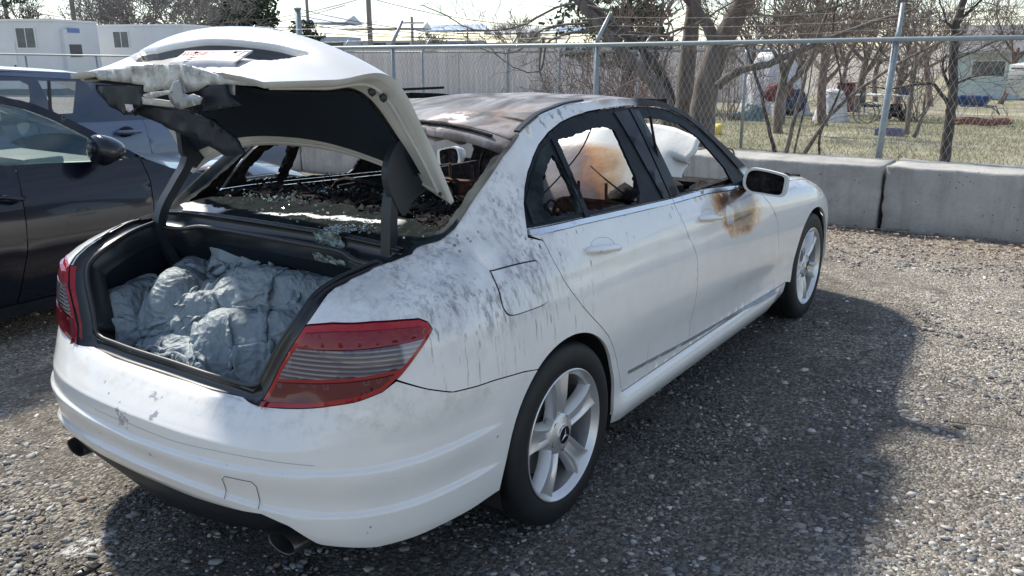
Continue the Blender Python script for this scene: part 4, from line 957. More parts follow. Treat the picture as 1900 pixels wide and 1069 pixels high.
# lip of the boot opening: two parallel dark ribs
mb=MB()
for dx,dz,r_ in ((.004,.004,.005),(.02,.006,.005)):
    mb.tube([Vector((p.x+dx,p.y,p.z+dz)) for p in [Vector(q) for q in [(-.462,-.575,1.004),(-.448,-.50,1.007),(-.440,-.35,1.011),(-.440,-.18,1.013),(-.442,0,1.014),(-.440,.18,1.013),(-.440,.35,1.011),(-.448,.50,1.007),(-.462,.575,1.004)]]],r_,6)
mb.build('opening_rib',M['gutter'],car,smooth=True)
v=[];ny=110;nx=60
for i in range(ny):
    y=-.66+1.32*i/(ny-1)
    for j in range(nx):
        x=-.22+.62*j/(nx-1); h=1.015-.06*ss(.0,.4,x); q=np.array([x*13,y*7,0.]); h+=.045*(float(vnoise(q))-.5)+.03*abs(float(vnoise(q*2.9+5))-.5)+.02*(float(vnoise(q*8))-.5)
        h-=.25*ss(.34,.40,x); v.append((x,y,h))
link('charred_parcel_shelf',mkmesh('charred_parcel_shelf',v,gridfaces(ny,nx),M['char'],False),car)
mb=MB(); g2=np.random.default_rng(3)
for k in range(900):
    x=g2.uniform(-.2,.33);y=g2.uniform(-.6,.6); z=1.03-.06*ss(0,.4,x)+g2.uniform(0,.012); l=g2.uniform(.01,.07)
    rot=Matrix.Rotation(g2.uniform(0,3.1),3,'Z')@Matrix.Rotation(g2.normal(0,.35),3,'Y')@Matrix.Rotation(g2.normal(0,.6),3,'X'); mb.box((x,y,z),(l,l*g2.uniform(.1,.6),.002),rot=rot)
for k in range(26):
    x=g2.uniform(-.1,.33);y=g2.uniform(-.55,.55); a=g2.uniform(0,6.28); l=g2.uniform(.05,.16); mb.tube([(x,y,1.0),(x+l*.5*math.cos(a),y+l*.5*math.sin(a),1.0+g2.uniform(.01,.07)),(x+l*math.cos(a),y+l*math.sin(a),1.0+g2.uniform(-.02,.05))],.003,4)
mb.build('burnt_debris',M['char'],car); tag(COL.objects[-1],kind='stuff')
gcr=NT('green_glass_crumbs'); gcr.set(col=(.34,.44,.40),rough=.15,trans=.4,coat=1.0); GCR=gcr.m
mb=MB()
def crumbs(cx,cy,rx,ry,z,n_,zs=.008,s0=.003,s1=.008):
    for k in range(n_):
        a=g2.normal(0,.5);b=g2.normal(0,.5); p=(cx+a*rx,cy+b*ry,z+abs(g2.normal(0,zs))); d=g2.uniform(s0,s1)
        rot=Matrix.Rotation(g2.uniform(0,3),3,'Z')@Matrix.Rotation(g2.uniform(0,3),3,'X'); mb.box(p,(d,d*.8,d*.6),rot=rot)
crumbs(.02,.33,.16,.20,1.022,420); crumbs(.10,-.05,.26,.30,1.01,300); crumbs(-.02,-.42,.18,.22,1.015,240); crumbs(-.2,.30,.06,.25,1.042,80); crumbs(-.36,-.32,.08,.10,1.028,70); crumbs(-.32,-.25,.1,.5,1.03,90)
mb.build('glass_crumbs',GCR,car); tag(COL.objects[-1],kind='stuff')
# mat of cracked safety glass hanging over the opening edge
v=[];
for i in range(26):
    for j in range(30):
        a=i/25-.5; b=j/29; y=-.275+a*.12*(1-.15*math.sin(b*6)); 
        x=-.37-.075*min(b/.35,1)-.02*max(0,b-.35); z=1.032-.012*b-.13*max(0,b-.33)
        w=.016*(float(vnoise(np.array([a*9,b*9,3.])))-.5)+.010*(float(vnoise(np.array([a*40,b*40,3.])))-.5); v.append((x-w,y+w,z+w))
gl=NT('hanging_cracked_glass'); gl.set(col=gl.mix(gl.mr(gl.noise(60,4,.6),.45,.6),(.04,.065,.065),(.24,.36,.33)),rough=.2,alpha=.86,coat=1.0); gl.bump(gl.vor(150,feat='DISTANCE_TO_EDGE'),.6,.004)
link('hanging_glass_sheet',mkmesh('hanging_glass_sheet',v,gridfaces(26,30),gl.m,True),car)
# seat frames
def tubeframe(mb,P,r=.011): mb.tube(spline(P,5),r,6)
def seat(cx,cy,h,name,w=.22):
    mb=MB()
    tubeframe(mb,[(cx+.35,cy-w,.42),(cx+.05,cy-w,.45),(cx-.02,cy-w,.75),(cx-.06,cy-w*.8,h),(cx-.06,cy,h+.015),(cx-.06,cy+w*.8,h),(cx-.02,cy+w,.75),(cx+.05,cy+w,.45),(cx+.35,cy+w,.42)])
    for k in (-.07,.07): mb.tube([(cx-.05,cy+k,h-.1),(cx-.06,cy+k,h+.10)],.007,6)
    for z in (.62,.74,.86): mb.tube([(cx-.02,cy-w,z),(cx-.01,cy,z-.01),(cx-.02,cy+w,z)],.006,5)
    mb.box((cx+.15,cy,.43),(.40,2*w,.03))
    mb.box((cx-.055,cy,h-.02),(.03,w*1.5,.05))
    return mb.build(name,M['rust'],car,auto=40)
seat(1.10,.37,.93,'front_seat_frame'); seat(1.10,-.37,.90,'front_seat_frame')
mb=MB()   # rear seat back remains with springs
for k in range(22):
    y=-.55+1.1*k/21; mb.tube([(.42,y,.45),(.40+g2.normal(0,.02),y+g2.normal(0,.02),.7),(.38,y+g2.normal(0,.03),.80+g2.uniform(0,.16))],.004,4)
for cy in (-.36,-.05,.38): 
    for r_ in range(6): mb.blob((.36+g2.normal(0,.05),cy+g2.normal(0,.06),.97+g2.normal(0,.035)),(.035,.04,.035),1,.4,2.5,seed=r_+cy)
tubeframe(mb,[(.40,-.60,.5),(.38,-.58,.97),(.37,-.3,1.0),(.37,0,.97),(.37,.3,1.02),(.38,.58,.98),(.40,.60,.5)],.010)
mb.build('rear_seat_remains',M['char'],car,auto=60)
mb=MB(); tubeframe(mb,[(.33,.02,.95),(.31,.03,1.04),(.30,-.02,1.075),(.30,-.10,1.075),(.31,-.15,1.04),(.33,-.14,.95)],.008); tubeframe(mb,[(.33,-.36,.97),(.31,-.36,1.03),(.31,-.50,1.04),(.33,-.52,.97)],.009); tubeframe(mb,[(.30,-.2,1.02),(.3,-.34,1.03),(.31,-.42,1.02)],.012)
mb.box((.33,-.05,1.06),(.03,.10,.03)); mb.build('headrest_bracket',M['rust'],car,auto=50)
# dash beam, firewall, steering column, far door tops
mb=MB(); mb.tube([(1.78,-.74,.86),(1.74,-.3,.84),(1.76,.1,.70),(1.80,.74,.62)],.032,8); mb.box((2.02,-.40,.76),(.05,.62,.22)); mb.box((2.04,-.4,.50),(.04,.7,.4)); mb.box((1.98,-.42,.885),(.12,.60,.02)); mb.box((1.95,0,.45),(.06,1.4,.3))
tubeframe(mb,[(1.78,.37,.88),(1.6,.37,.90),(1.48,.37,.93)],.025)
mb.tube([Vector((1.47+.03*math.cos(a)*-1,.37+.18*math.cos(a),.95+.18*math.sin(a))) for a in np.linspace(0,2*math.pi,30)],.011,6,cap=False)
for r_ in range(22): mb.blob((1.75+g2.normal(0,.05),g2.uniform(-.65,.0),.76+g2.normal(0,.05)),(.06,.08,.05),1,.5,2.5,seed=r_*1.7)
mb.box((1.35,0,.42),(1.0,.16,.14)); mb.build('burnt_dashboard',M['char'],car,auto=50)
for s_ in (-1,1):
    for (x0,x1) in ((.08,.90),(1.0,1.82)): MB().box(((x0+x1)/2,s_*.735,.66),(x1-x0,.03,.60)).build('inner_door_card',M['char'],car)
for P_w,r_w in (([(.62,-.60,1.28),(.70,-.50,1.17),(.5,-.48,1.05),(.2,-.52,.99)],.003),([(1.0,-.66,1.30),(.99,-.70,1.15),(.985,-.74,1.0)],.006),([(.25,-.62,1.0),(.33,-.6,1.045),(.40,-.62,.99)],.004),([(.42,-.62,.98),(.47,-.6,1.04),(.55,-.62,1.0)],.003),([(1.2,-.5,.9),(1.3,-.3,.97),(1.5,-.1,1.0)],.004)): MB().tube(spline(P_w,4),r_w,5).build('hanging_wire',M['char'],car)

# ---------------------------------------------------------------- raised hood seen through the cabin
th=NT('heat_stained_hood_paint'); xh=th.xyz()
wv=th.noise(3.5,5,.6); g_=th.math('ADD',xh[1],th.math('MULTIPLY',th.math('SUBTRACT',wv,.5),.45)); g_=th.math('ADD',g_,th.math('MULTIPLY',th.math('SUBTRACT',.85,xh[2]),.55))
hc=th.rampn(th.mr(g_,-.13,.64),[(.0,(.80,.77,.70)),(.30,(.76,.70,.58)),(.42,(.66,.46,.27)),(.52,(.50,.24,.09)),(.60,(.24,.13,.09)),(.68,(.20,.16,.15)),(1,(.27,.25,.25))])
top=th.mr(th.math('ADD',xh[2],th.math('MULTIPLY',th.math('SUBTRACT',wv,.5),.05)),.985,1.02); hc=th.mix(top,hc,(.79,.78,.73)); th.set(col=hc,rough=.4,coat=.4); th.bump(th.noise(7,5,.6),.25,.02)
v=[];nu=50;nv=30
for i in range(nu):
    a=i/(nu-1); 
    for j in range(nv):
        b=j/(nv-1); y=-.26-.02*b+1.40*a; zt=1.075-.030*a+.055*math.exp(-((a-.28)/.22)**2); z=.56+(zt-.56)*b
        x=2.16+.30*b**1.3+.03*math.sin(a*9)*(b)+.04*(float(vnoise(np.array([a*5,b*4,8.])))-.5)
        if a<.12: 
            q=(1-a/.12); x-=0; y+=.13*q*math.sin(math.pi*min(1,max(0,(b-.35)/.5)))*.6; z-=.03*q*b; x+=.10*q*(b<.75)
        v.append((x,y,z))
hd=link('hood',mkmesh('hood',v,gridfaces(nu,nv),[th.m],True),car); m=hd.modifiers.new('s','SOLIDIFY'); m.thickness=.02
# engine bay edge and front panel
mb=MB(); mb.box((2.5,-.70,.80),(.9,.05,.06)); mb.box((2.5,.70,.80),(.9,.05,.06)); mb.box((3.3,0,.6),(.1,1.2,.2)); mb.box((2.6,0,.55),(.8,1.2,.2)); mb.build('engine_bay',M['char'],car)
# strip of fender top
for s_ in (-1,1):
    v=[]; US=np.linspace(1.98,3.3,24)
    for u in US:
        z=float(np.interp(u,[1.95,2.03,2.3,2.6,2.9,3.1,3.4],[.905,.925,.868,.845,.81,.775,.70])); p=S(u,z,0,s_)[0]
        v+=[p,p+np.array([0,-s_*.03,.012]),p+np.array([0,-s_*.06,.014]),p+np.array([0,-s_*.07,-.04])]
    link('fender_top_edge',mkmesh('fender_top_edge',v,gridfaces(24,4),M['paint'],True),car)
# door mirrors: burnt hollow shell with a white outer cover
for s_ in (-1,1):
    c=Vector((1.665,s_*.935,.962))
    out=[(-.10,-.012),(-.092,.050),(-.06,.072),(.0,.068),(.08,.052),(.112,.040),(.120,.02),(.114,-.040),(.104,-.062),(.08,-.068),(.0,-.060),(-.07,-.050)]
    out=[(a*.90,b*.92) for a,b in spline(out,5,True)]
    def ringp(sc,dx): return [Vector((c.x+dx+.018*(a/.1),c.y+s_*a*sc,c.z+b*sc)) for a,b in out]
    r0,r1,r2_,r3=ringp(.85,-.014),ringp(1.0,-.016),ringp(1.0,.01),ringp(.72,.075); nO=len(out)
    mb=MB(); mb.add(r1+r2_+r3,[(k*nO+i,k*nO+(i+1)%nO,(k+1)*nO+(i+1)%nO,(k+1)*nO+i) for k in range(2) for i in range(nO)]+[tuple(2*nO+i for i in range(nO))],0)
    mb.add(r0+r1,[(i,(i+1)%nO,nO+(i+1)%nO,nO+i) for i in range(nO)],0)
    ri=ringp(.78,.022); mb.add(r0+ri,[(i,(i+1)%nO,nO+(i+1)%nO,nO+i) for i in range(nO)],1); mb.add(ri,[tuple(range(nO))],1)
    mb.tube([(c.x+.10,s_*.80,.925),(c.x+.03,s_*.90,.935)],.028,8,mi=1); 
    mr_=mb.build('door_mirror',[M['lidpaint'],M['char']],car,auto=45)
    mb=MB(); g3=np.random.default_rng(4); 
    for k in range(14): mb.blob((c.x+.028,c.y+s_*g3.uniform(-.06,.09),c.z+g3.uniform(-.04,.04)),(.008,.018,.016),1,.5,2,seed=k)
    mb.build('mirror_mechanism',M['char'],mr_)

# ---------------------------------------------------------------- tarp bundled in the trunk (small cloth simulation)
lumps=[((-.31,.34),(-.22,-.12),.12,.965),((-.46,.16),(-.38,-.20),.11,.86),((-.36,.54),(-.60,.34),.10,.84),((-.56,.44),(-.47,.20),.10,.79),((-.71,.28),(-.66,.05),.085,.66),((-.62,.08),(-.52,-.14),.085,.76),((-.73,.50),(-.56,.56),.09,.78),((-.60,.24),(-.50,.12),.075,.78),((-.20,.10),(-.14,-.24),.10,.93)]
def gnorm_c(P):
    n=np.cross(np.gradient(P,axis=0),np.gradient(P,axis=1)); n/=np.linalg.norm(n,axis=-1,keepdims=True)+1e-9
    for _ in range(6): n[1:-1,1:-1]=(n[1:-1,1:-1]*2+n[:-2,1:-1]+n[2:,1:-1]+n[1:-1,:-2]+n[1:-1,2:])/6; n/=np.linalg.norm(n,axis=-1,keepdims=True)+1e-9
    return n*np.where(n[...,2].mean()<0,-1,1)
def Hm(x,y):
    h=np.full_like(x,.515)
    for ((a,b),(c,d_),r_,t) in lumps:
        l2=(c-a)**2+(d_-b)**2; s_=np.clip(((x-a)*(c-a)+(y-b)*(d_-b))/l2,0,1); dd=np.hypot(x-a-s_*(c-a),y-b-s_*(d_-b)); d=1-(dd/(r_*1.25))**2
        h=np.maximum(h,.515+(t-.515)*np.clip(d,0,1)**.42*(d>0))
    return h
def cloth(nx,ny,x0,x1,y0,y1,rx,ry,seed,iters=260,lift=.03,amp=.10,fr=7):
    gx,gy=np.meshgrid(np.linspace(0,1,nx),np.linspace(0,1,ny),indexing='ij'); rr=np.random.default_rng(seed)
    P=np.stack([x0+(x1-x0)*gx,y0+(y1-y0)*gy,0*gx],-1)
    P[...,0]+=.05*(vnoise(np.stack([gx*4,gy*4,gx*0+seed],-1))-.5); P[...,1]+=.06*(vnoise(np.stack([gx*4,gy*4,gx*0+seed+9],-1))-.5)
    P[...,2]=Hm(P[...,0],P[...,1])+lift+amp*(vnoise(np.stack([gx*fr,gy*fr,gx*0+seed+3],-1)))+amp*.4*vnoise(np.stack([gx*fr*2.3,gy*fr*2.3,gx*0+seed+4],-1))
    V=np.zeros_like(P); dx=rx/(nx-1); dy=ry/(ny-1); dg=math.hypot(dx,dy)
    cons=[((slice(None,-1),slice(None)),(slice(1,None),slice(None)),dx,1.),((slice(None),slice(None,-1)),(slice(None),slice(1,None)),dy,1.),((slice(None,-1),slice(None,-1)),(slice(1,None),slice(1,None)),dg,.7),((slice(None,-1),slice(1,None)),(slice(1,None),slice(None,-1)),dg,.7),
          ((slice(None,-3),slice(None)),(slice(3,None),slice(None)),3*dx,.10),((slice(None),slice(None,-3)),(slice(None),slice(3,None)),3*dy,.10)]
    for it in range(iters):
        V=V*.93; V[...,2]-=.00035; Q=P+V
        for sub in range(5):
            acc=np.zeros_like(Q); w=np.zeros(Q.shape[:2])+1e-9
            for a,b,L,k in cons:
                d=Q[b]-Q[a]; l=np.linalg.norm(d,axis=-1,keepdims=True)+1e-9; 
                c=.5*k*(l-L)/l*d; acc[a]+=c; acc[b]-=c; w[a]+=k; w[b]+=k
            Q=Q+acc/w[...,None]*1.5
            h=Hm(Q[...,0],Q[...,1])+.003; Q[...,2]=np.maximum(Q[...,2],h)
            Q[...,0]=np.clip(Q[...,0],x0-.05,x1+.05); Q[...,1]=np.clip(Q[...,1],y0-.05,y1+.05)
        V=(Q-P)*1.0; n_=np.linalg.norm(V,axis=-1,keepdims=True); V=V*np.minimum(1,.01/(n_+1e-9)); P=Q
    # crumple: cell-distance ridges along the normal
    for _ in range(1):
        A=P.copy(); A[1:-1,1:-1]=(P[1:-1,1:-1]*2+P[:-2,1:-1]*.5+P[2:,1:-1]*.5+P[1:-1,:-2]*.5+P[1:-1,2:]*.5)/4; P=A
    return P
def vorF1(P):
    I=np.floor(P).astype(int); best=np.full(P.shape[:-1],9.)
    for a in(-1,0,1):
        for b in(-1,0,1):
            for c in(-1,0,1):
                J=I+np.array([a,b,c]); q_=np.stack([_hash(J[...,0],J[...,1],J[...,2]+k*57) for k in range(3)],-1)
                best=np.minimum(best,np.linalg.norm(J+q_-P,axis=-1))
    return best
CL=cloth(150,176,-.82,-.14,-.28,.60,1.35,1.65,5,240,.03,.13,6)
nC=gnorm_c(CL); Wp=CL+.03*np.stack([vnoise(CL*9+k*11) for k in range(3)],-1)
CL=CL+nC*(-.030*(vorF1(Wp*np.array([6.5,6.5,8.]))-.5)+.011*(vorF1(Wp*np.array([17,13,18.])+7)-.45)+.004*(vorF1(Wp*44+3)-.45))[...,None]
v=CL.reshape(-1,3); tp=link('crumpled_tarp',mkmesh('crumpled_tarp',v,gridfaces(150,176),M['tarp'],True))
m=tp.modifiers.new('s','SOLIDIFY'); m.thickness=.0015; m=tp.modifiers.new('u','SUBSURF'); m.levels=1; m.render_levels=1
tag(tp,'crumpled grey-green tarp bundled inside the open trunk','tarp')
# dark seal and glass remains along the rear window edge of both C pillars
for s_ in (-1,1):
    L=[(-.585,.996),(-.48,1.004),(-.373,1.03),(-.316,1.057),(-.271,1.086),(-.226,1.115),(-.126,1.176),(-.026,1.241),(.06,1.284),(.093,1.299)]
    L=[tuple(p) for p in resamp([np.array(p) for p in L],.012,False)]; g4=np.random.default_rng(6+s_); v=[]
    for k,(u,z) in enumerate(L):
        p=Vector(S(u,z,-.003,s_)[0])+Vector((0,s_*.005,0)); w=.040*min(1,k/8)+.012*(float(vnoise(np.array([k*.7,s_*3.,0.])))-.2)+g4.uniform(0,.004); w2=min(1,max(0,(z-1.02)/.06))
        a_=p+Vector((0,-s_*.016,.003)); b_=p+Vector((.018*w2,-s_*.026,-.006)); c_=p+Vector((.02*w2+w*.35,-s_*(.026+w*.8),-.004)); v+=[p,a_,b_,c_]
    link('rear_window_seal',mkmesh('rear_window_seal',v,gridfaces(len(L),4),M['sootglass'],True),car)
# ---------------------------------------------------------------- the place
def gz(x): return -.03*min(max(x-6,0),40)
def gzn(x): return -.03*np.clip(x-6,0,40)
FW=Vector((math.cos(yaw),math.sin(yaw),0)); LF=Vector((-math.sin(yaw),math.cos(yaw),0))
# ground: one sheet, fine near the camera, reaching the horizon
def ax(c,n,fine,far):
    s=np.linspace(-1,1,n); return c+fine*s*n/2+np.sign(s)*far*np.abs(s)**7
gx=ax(1.5,241,.07,1900); gy=ax(0,241,.07,1900); GX,GY=np.meshgrid(gx,gy,indexing='ij')
Pn=np.stack([GX,GY,0*GX],-1); near=np.exp(-((GX-1.5)**2+GY**2)/120)
GZ=gzn(GX)+near*(.022*(vnoise(Pn*1.3)-.5)+.012*(vnoise(Pn*4)-.5)+.006*(vnoise(Pn*9)-.5))
for (x,y) in ((0,-.76),(2.76,-.76),(0,.76),(2.76,.76)): 
    w=np.exp(-((GX-x)**2+(GY-y)**2)/.12); GZ=GZ*(1-w)+(.001)*w
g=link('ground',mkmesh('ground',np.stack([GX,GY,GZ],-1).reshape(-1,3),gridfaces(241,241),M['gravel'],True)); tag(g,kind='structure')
if g.data.polygons[0].normal.z<0: g.data.flip_normals()
# loose pebbles
def pebbles(N_,r0,r1,s0,s1,seed,lo=-48,hi=48,name='loose_gravel_stones'):
    q=np.random.default_rng(seed); ph=(1+5**.5)/2
    base=np.array([(-1,ph,0),(1,ph,0),(-1,-ph,0),(1,-ph,0),(0,-1,ph),(0,1,ph),(0,-1,-ph),(0,1,-ph),(ph,0,-1),(ph,0,1),(-ph,0,-1),(-ph,0,1)])/1.9
    F=np.array([(0,11,5),(0,5,1),(0,1,7),(0,7,10),(0,10,11),(1,5,9),(5,11,4),(11,10,2),(10,7,6),(7,1,8),(3,9,4),(3,4,2),(3,2,6),(3,6,8),(3,8,9),(4,9,5),(2,4,11),(6,2,10),(8,6,7),(9,8,1)])
    r=r0*(r1/r0)**q.random(N_); a=math.degrees(yaw)+q.uniform(lo,hi,N_); x=CP.x+r*np.cos(np.radians(a)); y=CP.y+r*np.sin(np.radians(a))
    d=vnoise(np.stack([x*1.1,y*1.1,0*x],-1))*.6+vnoise(np.stack([x*3.1,y*3.1,0*x+4],-1))*.4
    keep=(q.random(N_)<np.clip((d-.28)*3.2,.12,1))&(x<5.5); x=x[keep];y=y[keep];r=r[keep]; n=len(x)
    s=s0*(s1/s0)**(q.random(n)**2.0); sc=np.stack([s*q.uniform(.8,1.5,n),s*q.uniform(.7,1.1,n),s*q.uniform(.35,.7,n)],-1)
    B_=base[None]*(1+q.normal(0,.10,(n,12,1)))*sc[:,None]
    c,s_=np.cos(q.uniform(0,6.28,n)),np.sin(q.uniform(0,6.28,n)); X=B_[...,0]*c[:,None]-B_[...,1]*s_[:,None]; Y=B_[...,0]*s_[:,None]+B_[...,1]*c[:,None]
    t_=q.normal(0,.25,n)[:,None]; Z=B_[...,2]+X*t_
    V=np.stack([X+x[:,None],Y+y[:,None],Z+(gzn(x)+sc[:,2]*.25)[:,None]],-1).reshape(-1,3)
    FF=(F[None]+12*np.arange(n)[:,None,None]).reshape(-1,3)
    me=bpy.data.meshes.new(name); me.vertices.add(len(V)); me.vertices.foreach_set('co',V.ravel()); me.loops.add(FF.size); me.loops.foreach_set('vertex_index',FF.ravel().astype(np.int32))
    me.polygons.add(len(FF)); me.polygons.foreach_set('loop_start',np.arange(0,FF.size,3,dtype=np.int32)); me.polygons.foreach_set('loop_total',np.full(len(FF),3,dtype=np.int32)); me.polygons.foreach_set('use_smooth',np.ones(len(FF),bool)); me.update(calc_edges=True)
    pal=np.array([(.10,.105,.115),(.16,.165,.17),(.22,.215,.20),(.30,.29,.27),(.42,.40,.37),(.13,.115,.10),(.24,.18,.15),(.09,.10,.12),(.62,.60,.56)]); w=np.array([3,4,5,5,3,3,1.5,3,.5]); w=w/w.sum()
    cc=pal[q.choice(len(pal),n,p=w)]*q.uniform(1.1,1.9,(n,1)); dk=np.clip(1.15-np.hypot((x-.9)/3.0,(y+.2)/1.9)+.8*(vnoise(np.stack([x*2,y*2,0*x+8],-1))-.5),0,1)*1.2; cc=cc*(1-.5*np.clip(dk,0,1))[:,None]; cc=np.repeat(cc,12,0); cc=np.concatenate([cc,np.ones((len(cc),1))],1)  # stones tinted darker round the car, deepening its shade as on the ground
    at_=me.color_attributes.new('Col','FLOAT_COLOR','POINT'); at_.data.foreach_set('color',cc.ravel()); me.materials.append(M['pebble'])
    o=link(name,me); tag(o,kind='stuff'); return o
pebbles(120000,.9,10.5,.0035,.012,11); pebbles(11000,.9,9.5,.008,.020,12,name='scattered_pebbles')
# dead twigs and dry leaves
mb=MB(); q=np.random.default_rng(5)
for k in range(150):
    if k<40: p=Vector((q.uniform(-1.6,1),q.uniform(.2,3.2),.012)) if k<14 else Vector((q.uniform(.2,3.5),q.uniform(-3.2,-1.2),.012))
    else: p=Vector((q.uniform(4.3,5.6),q.uniform(-2.6,.6),.015))
    a=q.uniform(0,6.28); l=q.uniform(.05,.28) if k<40 else q.uniform(.03,.16); b=a+q.normal(0,.5)
    mb.tube([p,p+Vector((math.cos(a),math.sin(a),.01))*l*.5+Vector((0,0,.006)),p+Vector((math.cos(a),math.sin(a),0))*l*.5+Vector((math.cos(b),math.sin(b),0))*l*.5],[.0025,.002,.001],4)
for k in range(900):
    p=Vector((5.75-abs(q.normal(0,.55)),q.uniform(-3.2,1.2),.02+q.uniform(0,.012))); s=q.uniform(.012,.035); rot=Matrix.Rotation(q.uniform(0,6),3,'Z')@Matrix.Rotation(q.normal(0,.5),3,'X'); 
    mb.add([rot@Vector(v)+p for v in ((-s,0,0),(0,-s*.45,.004),(s,0,0),(0,s*.45,.006))],[(0,1,2),(0,2,3)],1)
lt=mb.build('leaf_litter',[M['barkd'],simple('dry_leaf',(.27,.21,.165),.8,0,.5,12)]); tag(lt,kind='stuff')
# scrap on the ground
mb=MB(); p=at(140,1052,Zc=.02); mb.tube([p,p+Vector((-.0,-.06,.03)),p+Vector((.02,-.10,0))],.004,5); mb.blob(p+Vector((.01,-.05,.0)),(.05,.015,.01),2,.5,3); o=mb.build('rubber_scrap',M['seal'],smooth=True); tag(o,'small black torn rubber scrap lying on the gravel at bottom left','scrap')

# ---------------------------------------------------------------- concrete barrier blocks with lifting loops
def block(y0,y1,x0,lab,k):
    t=thing('concrete_barrier',(x0+.3,(y0+y1)/2,0),lab,'barrier','concrete blocks along the fence')
    bm=bmesh.new(); bmesh.ops.create_cube(bm,size=1); L=y1-y0
    for v in bm.verts: v.co=Vector((v.co.x*.60,v.co.y*L,v.co.z*.575))
    bmesh.ops.bevel(bm,geom=bm.edges[:],offset=.010,segments=1,affect='EDGES'); bmesh.ops.subdivide_edges(bm,edges=[e for e in bm.edges if e.calc_length()>.2],cuts=22,use_grid_fill=True)
    P=np.array([v.co[:] for v in bm.verts])+np.array([x0+.3,(y0+y1)/2,.282]); f=[[q_.index for q_ in p.verts] for p in bm.faces]; bm.free()
    cc=np.array([x0+.3,(y0+y1)/2,.3]); dirn=P-cc; 
    edge=(np.abs(np.abs(P[:,1]-cc[1])-L/2)<.03)|(np.abs(P[:,2]-.57)<.03)
    P=P+np.sign(dirn)*((vnoise(P*9+k)-.6)*.010+(vnoise(P*30+k)-.6)*.008)[:,None]*np.where(edge,1.3,.35)[:,None]
    me=mkmesh('block',P,f,M['concrete'],True); link('block',me,t)
    yl=(y0+y1)/2+.0
    for s_ in ((-.25,) if k!=3 else (.30,)):
        c=Vector((x0+.22,yl+s_*L,.565)); MB().tube([c+Vector((0,.062*math.cos(a),-.03+.085*math.sin(a)**.6 if math.sin(a)>0 else -.03)) for a in np.linspace(0,math.pi,12)],.009,6).build('lifting_loop',M['rust'],t,smooth=True)
ys_=[-6.2,-4.42,-2.50,-.66,1.20,3.04,4.88,6.72,8.56]
labs=['concrete block at the far right end of the row, outside the parked cars','concrete block third from the gap on the right side','pitted grey concrete block right of the joint beside the front wheel','smooth grey concrete block left of the joint, behind the front wheel and mirror','concrete block seen through the cabin behind the hood','concrete block seen under the roof through the broken windows','concrete block seen under the open trunk lid arch','concrete block near the far left end, beyond the dark sedan']
for k in range(8): block(ys_[k]+.015,ys_[k+1]-.015,5.60+.05*(k==2),labs[k],k)
# ---------------------------------------------------------------- chain link fences
def chain(p0,p1,z0,z1,pitch,r,mat,name,parent):
    """diamond mesh as zig-zag wires"""
    p0=Vector(p0);p1=Vector(p1); L=(p1-p0).length; d=(p1-p0)/L; n=int(L/pitch); h=z1-z0; m=int(h/pitch); mb=MB(); off=Vector((-d.y,d.x,0))
    for i in range(n):
        pts=[]
        for j in range(m+1):
            s=(i+(j%2)*.5+(.25))*pitch; w=.010*math.sin(i*.7+j*.3)
            pts.append(p0+d*(s+w*.4)+Vector((0,0,z0+j*h/m))+off*(w*.6+(.004 if j%2 else -.004)))
        if pts: mb.tube(pts,r,3,cap=False)
        pts=[p+d*0 for p in pts]
        pts2=[]
        for j in range(m+1):
            s=(i-(j%2)*.5+(.25)+.5*0)*pitch; w=.010*math.sin(i*.7+j*.3); pts2.append(p0+d*(s+w*.4)+Vector((0,0,z0+j*h/m))-off*.002)
        mb.tube(pts2,r,3,cap=False)
    return mb.build(name,mat,parent)
F1=thing('chain_link_fence',(5.95,2.5,0),'near chain link fence with a top rail, standing behind the concrete blocks','fence')
chain((6.33,-5.5,0),(6.33,8.6,0),.42,1.60,.058,.0016,M['wire'],'chain_mesh',F1)
MB().tube([(6.35,-5.5,1.632),(6.35,-.5,1.625),(6.35,2.6,1.605),(6.35,5.6,1.605),(6.35,8.7,1.60)],.023,10).build('top_rail',M['galv'],F1,smooth=True)
for (y,l,hh) in ((5.68,(0,.0),.0),(2.62,(.0,.0),.0),(-.42,(.0,-.075),.0),(-3.5,(0,0),0),(8.6,(0,0),0)):
    mb=MB(); mb.tube([(6.38,y,-.1),(6.38,y+l[1],1.63)],.031,10); mb.build('fence_post',M['galv'],F1,smooth=True)
    a=Vector((6.38,y+l[1],1.62)); MB().tube([a,a+Vector((.02,-.01,.06)),a+Vector((.10,-.11 if y!=-.42 else .0,.32))],[.026,.024,.018],8).build('barb_arm',M['galv'],F1,smooth=True)
mb=MB()
for k in range(3):
    z=1.72+.09*k; x=6.41+.03*k
    for a,b in ((8.5,5.6),(5.6,2.55),(2.55,-.5),(-.5,-3.5)):
        P=[Vector((x,a+(b-a)*s-.03*k,z-.04*math.sin(math.pi*s)+.006*math.sin(s*40))) for s in np.linspace(0,1,14)]; mb.tube(P,.0016,3)
        for s in np.linspace(.03,.97,22): p=Vector((x,a+(b-a)*s,z-.04*math.sin(math.pi*s))); mb.tube([p+Vector((0,-.012,-.012)),p+Vector((0,.012,.012))],.0014,3); mb.tube([p+Vector((0,.012,-.012)),p+Vector((0,-.012,.012))],.0014,3)
mb.build('barbed_wire',M['wire'],F1)
F2=thing('chain_link_fence',(13,9,gz(13)),'second chain link fence farther back, in front of the tan slatted wall','fence')
chain((13,3.0,0),(13,18,0),gz(13)+.3,1.42,.075,.0026,M['wire'],'chain_mesh',F2)
MB().tube([(13,2.8,1.50),(13,18,1.53)],.022,8).build('top_rail',M['galv'],F2,smooth=True)
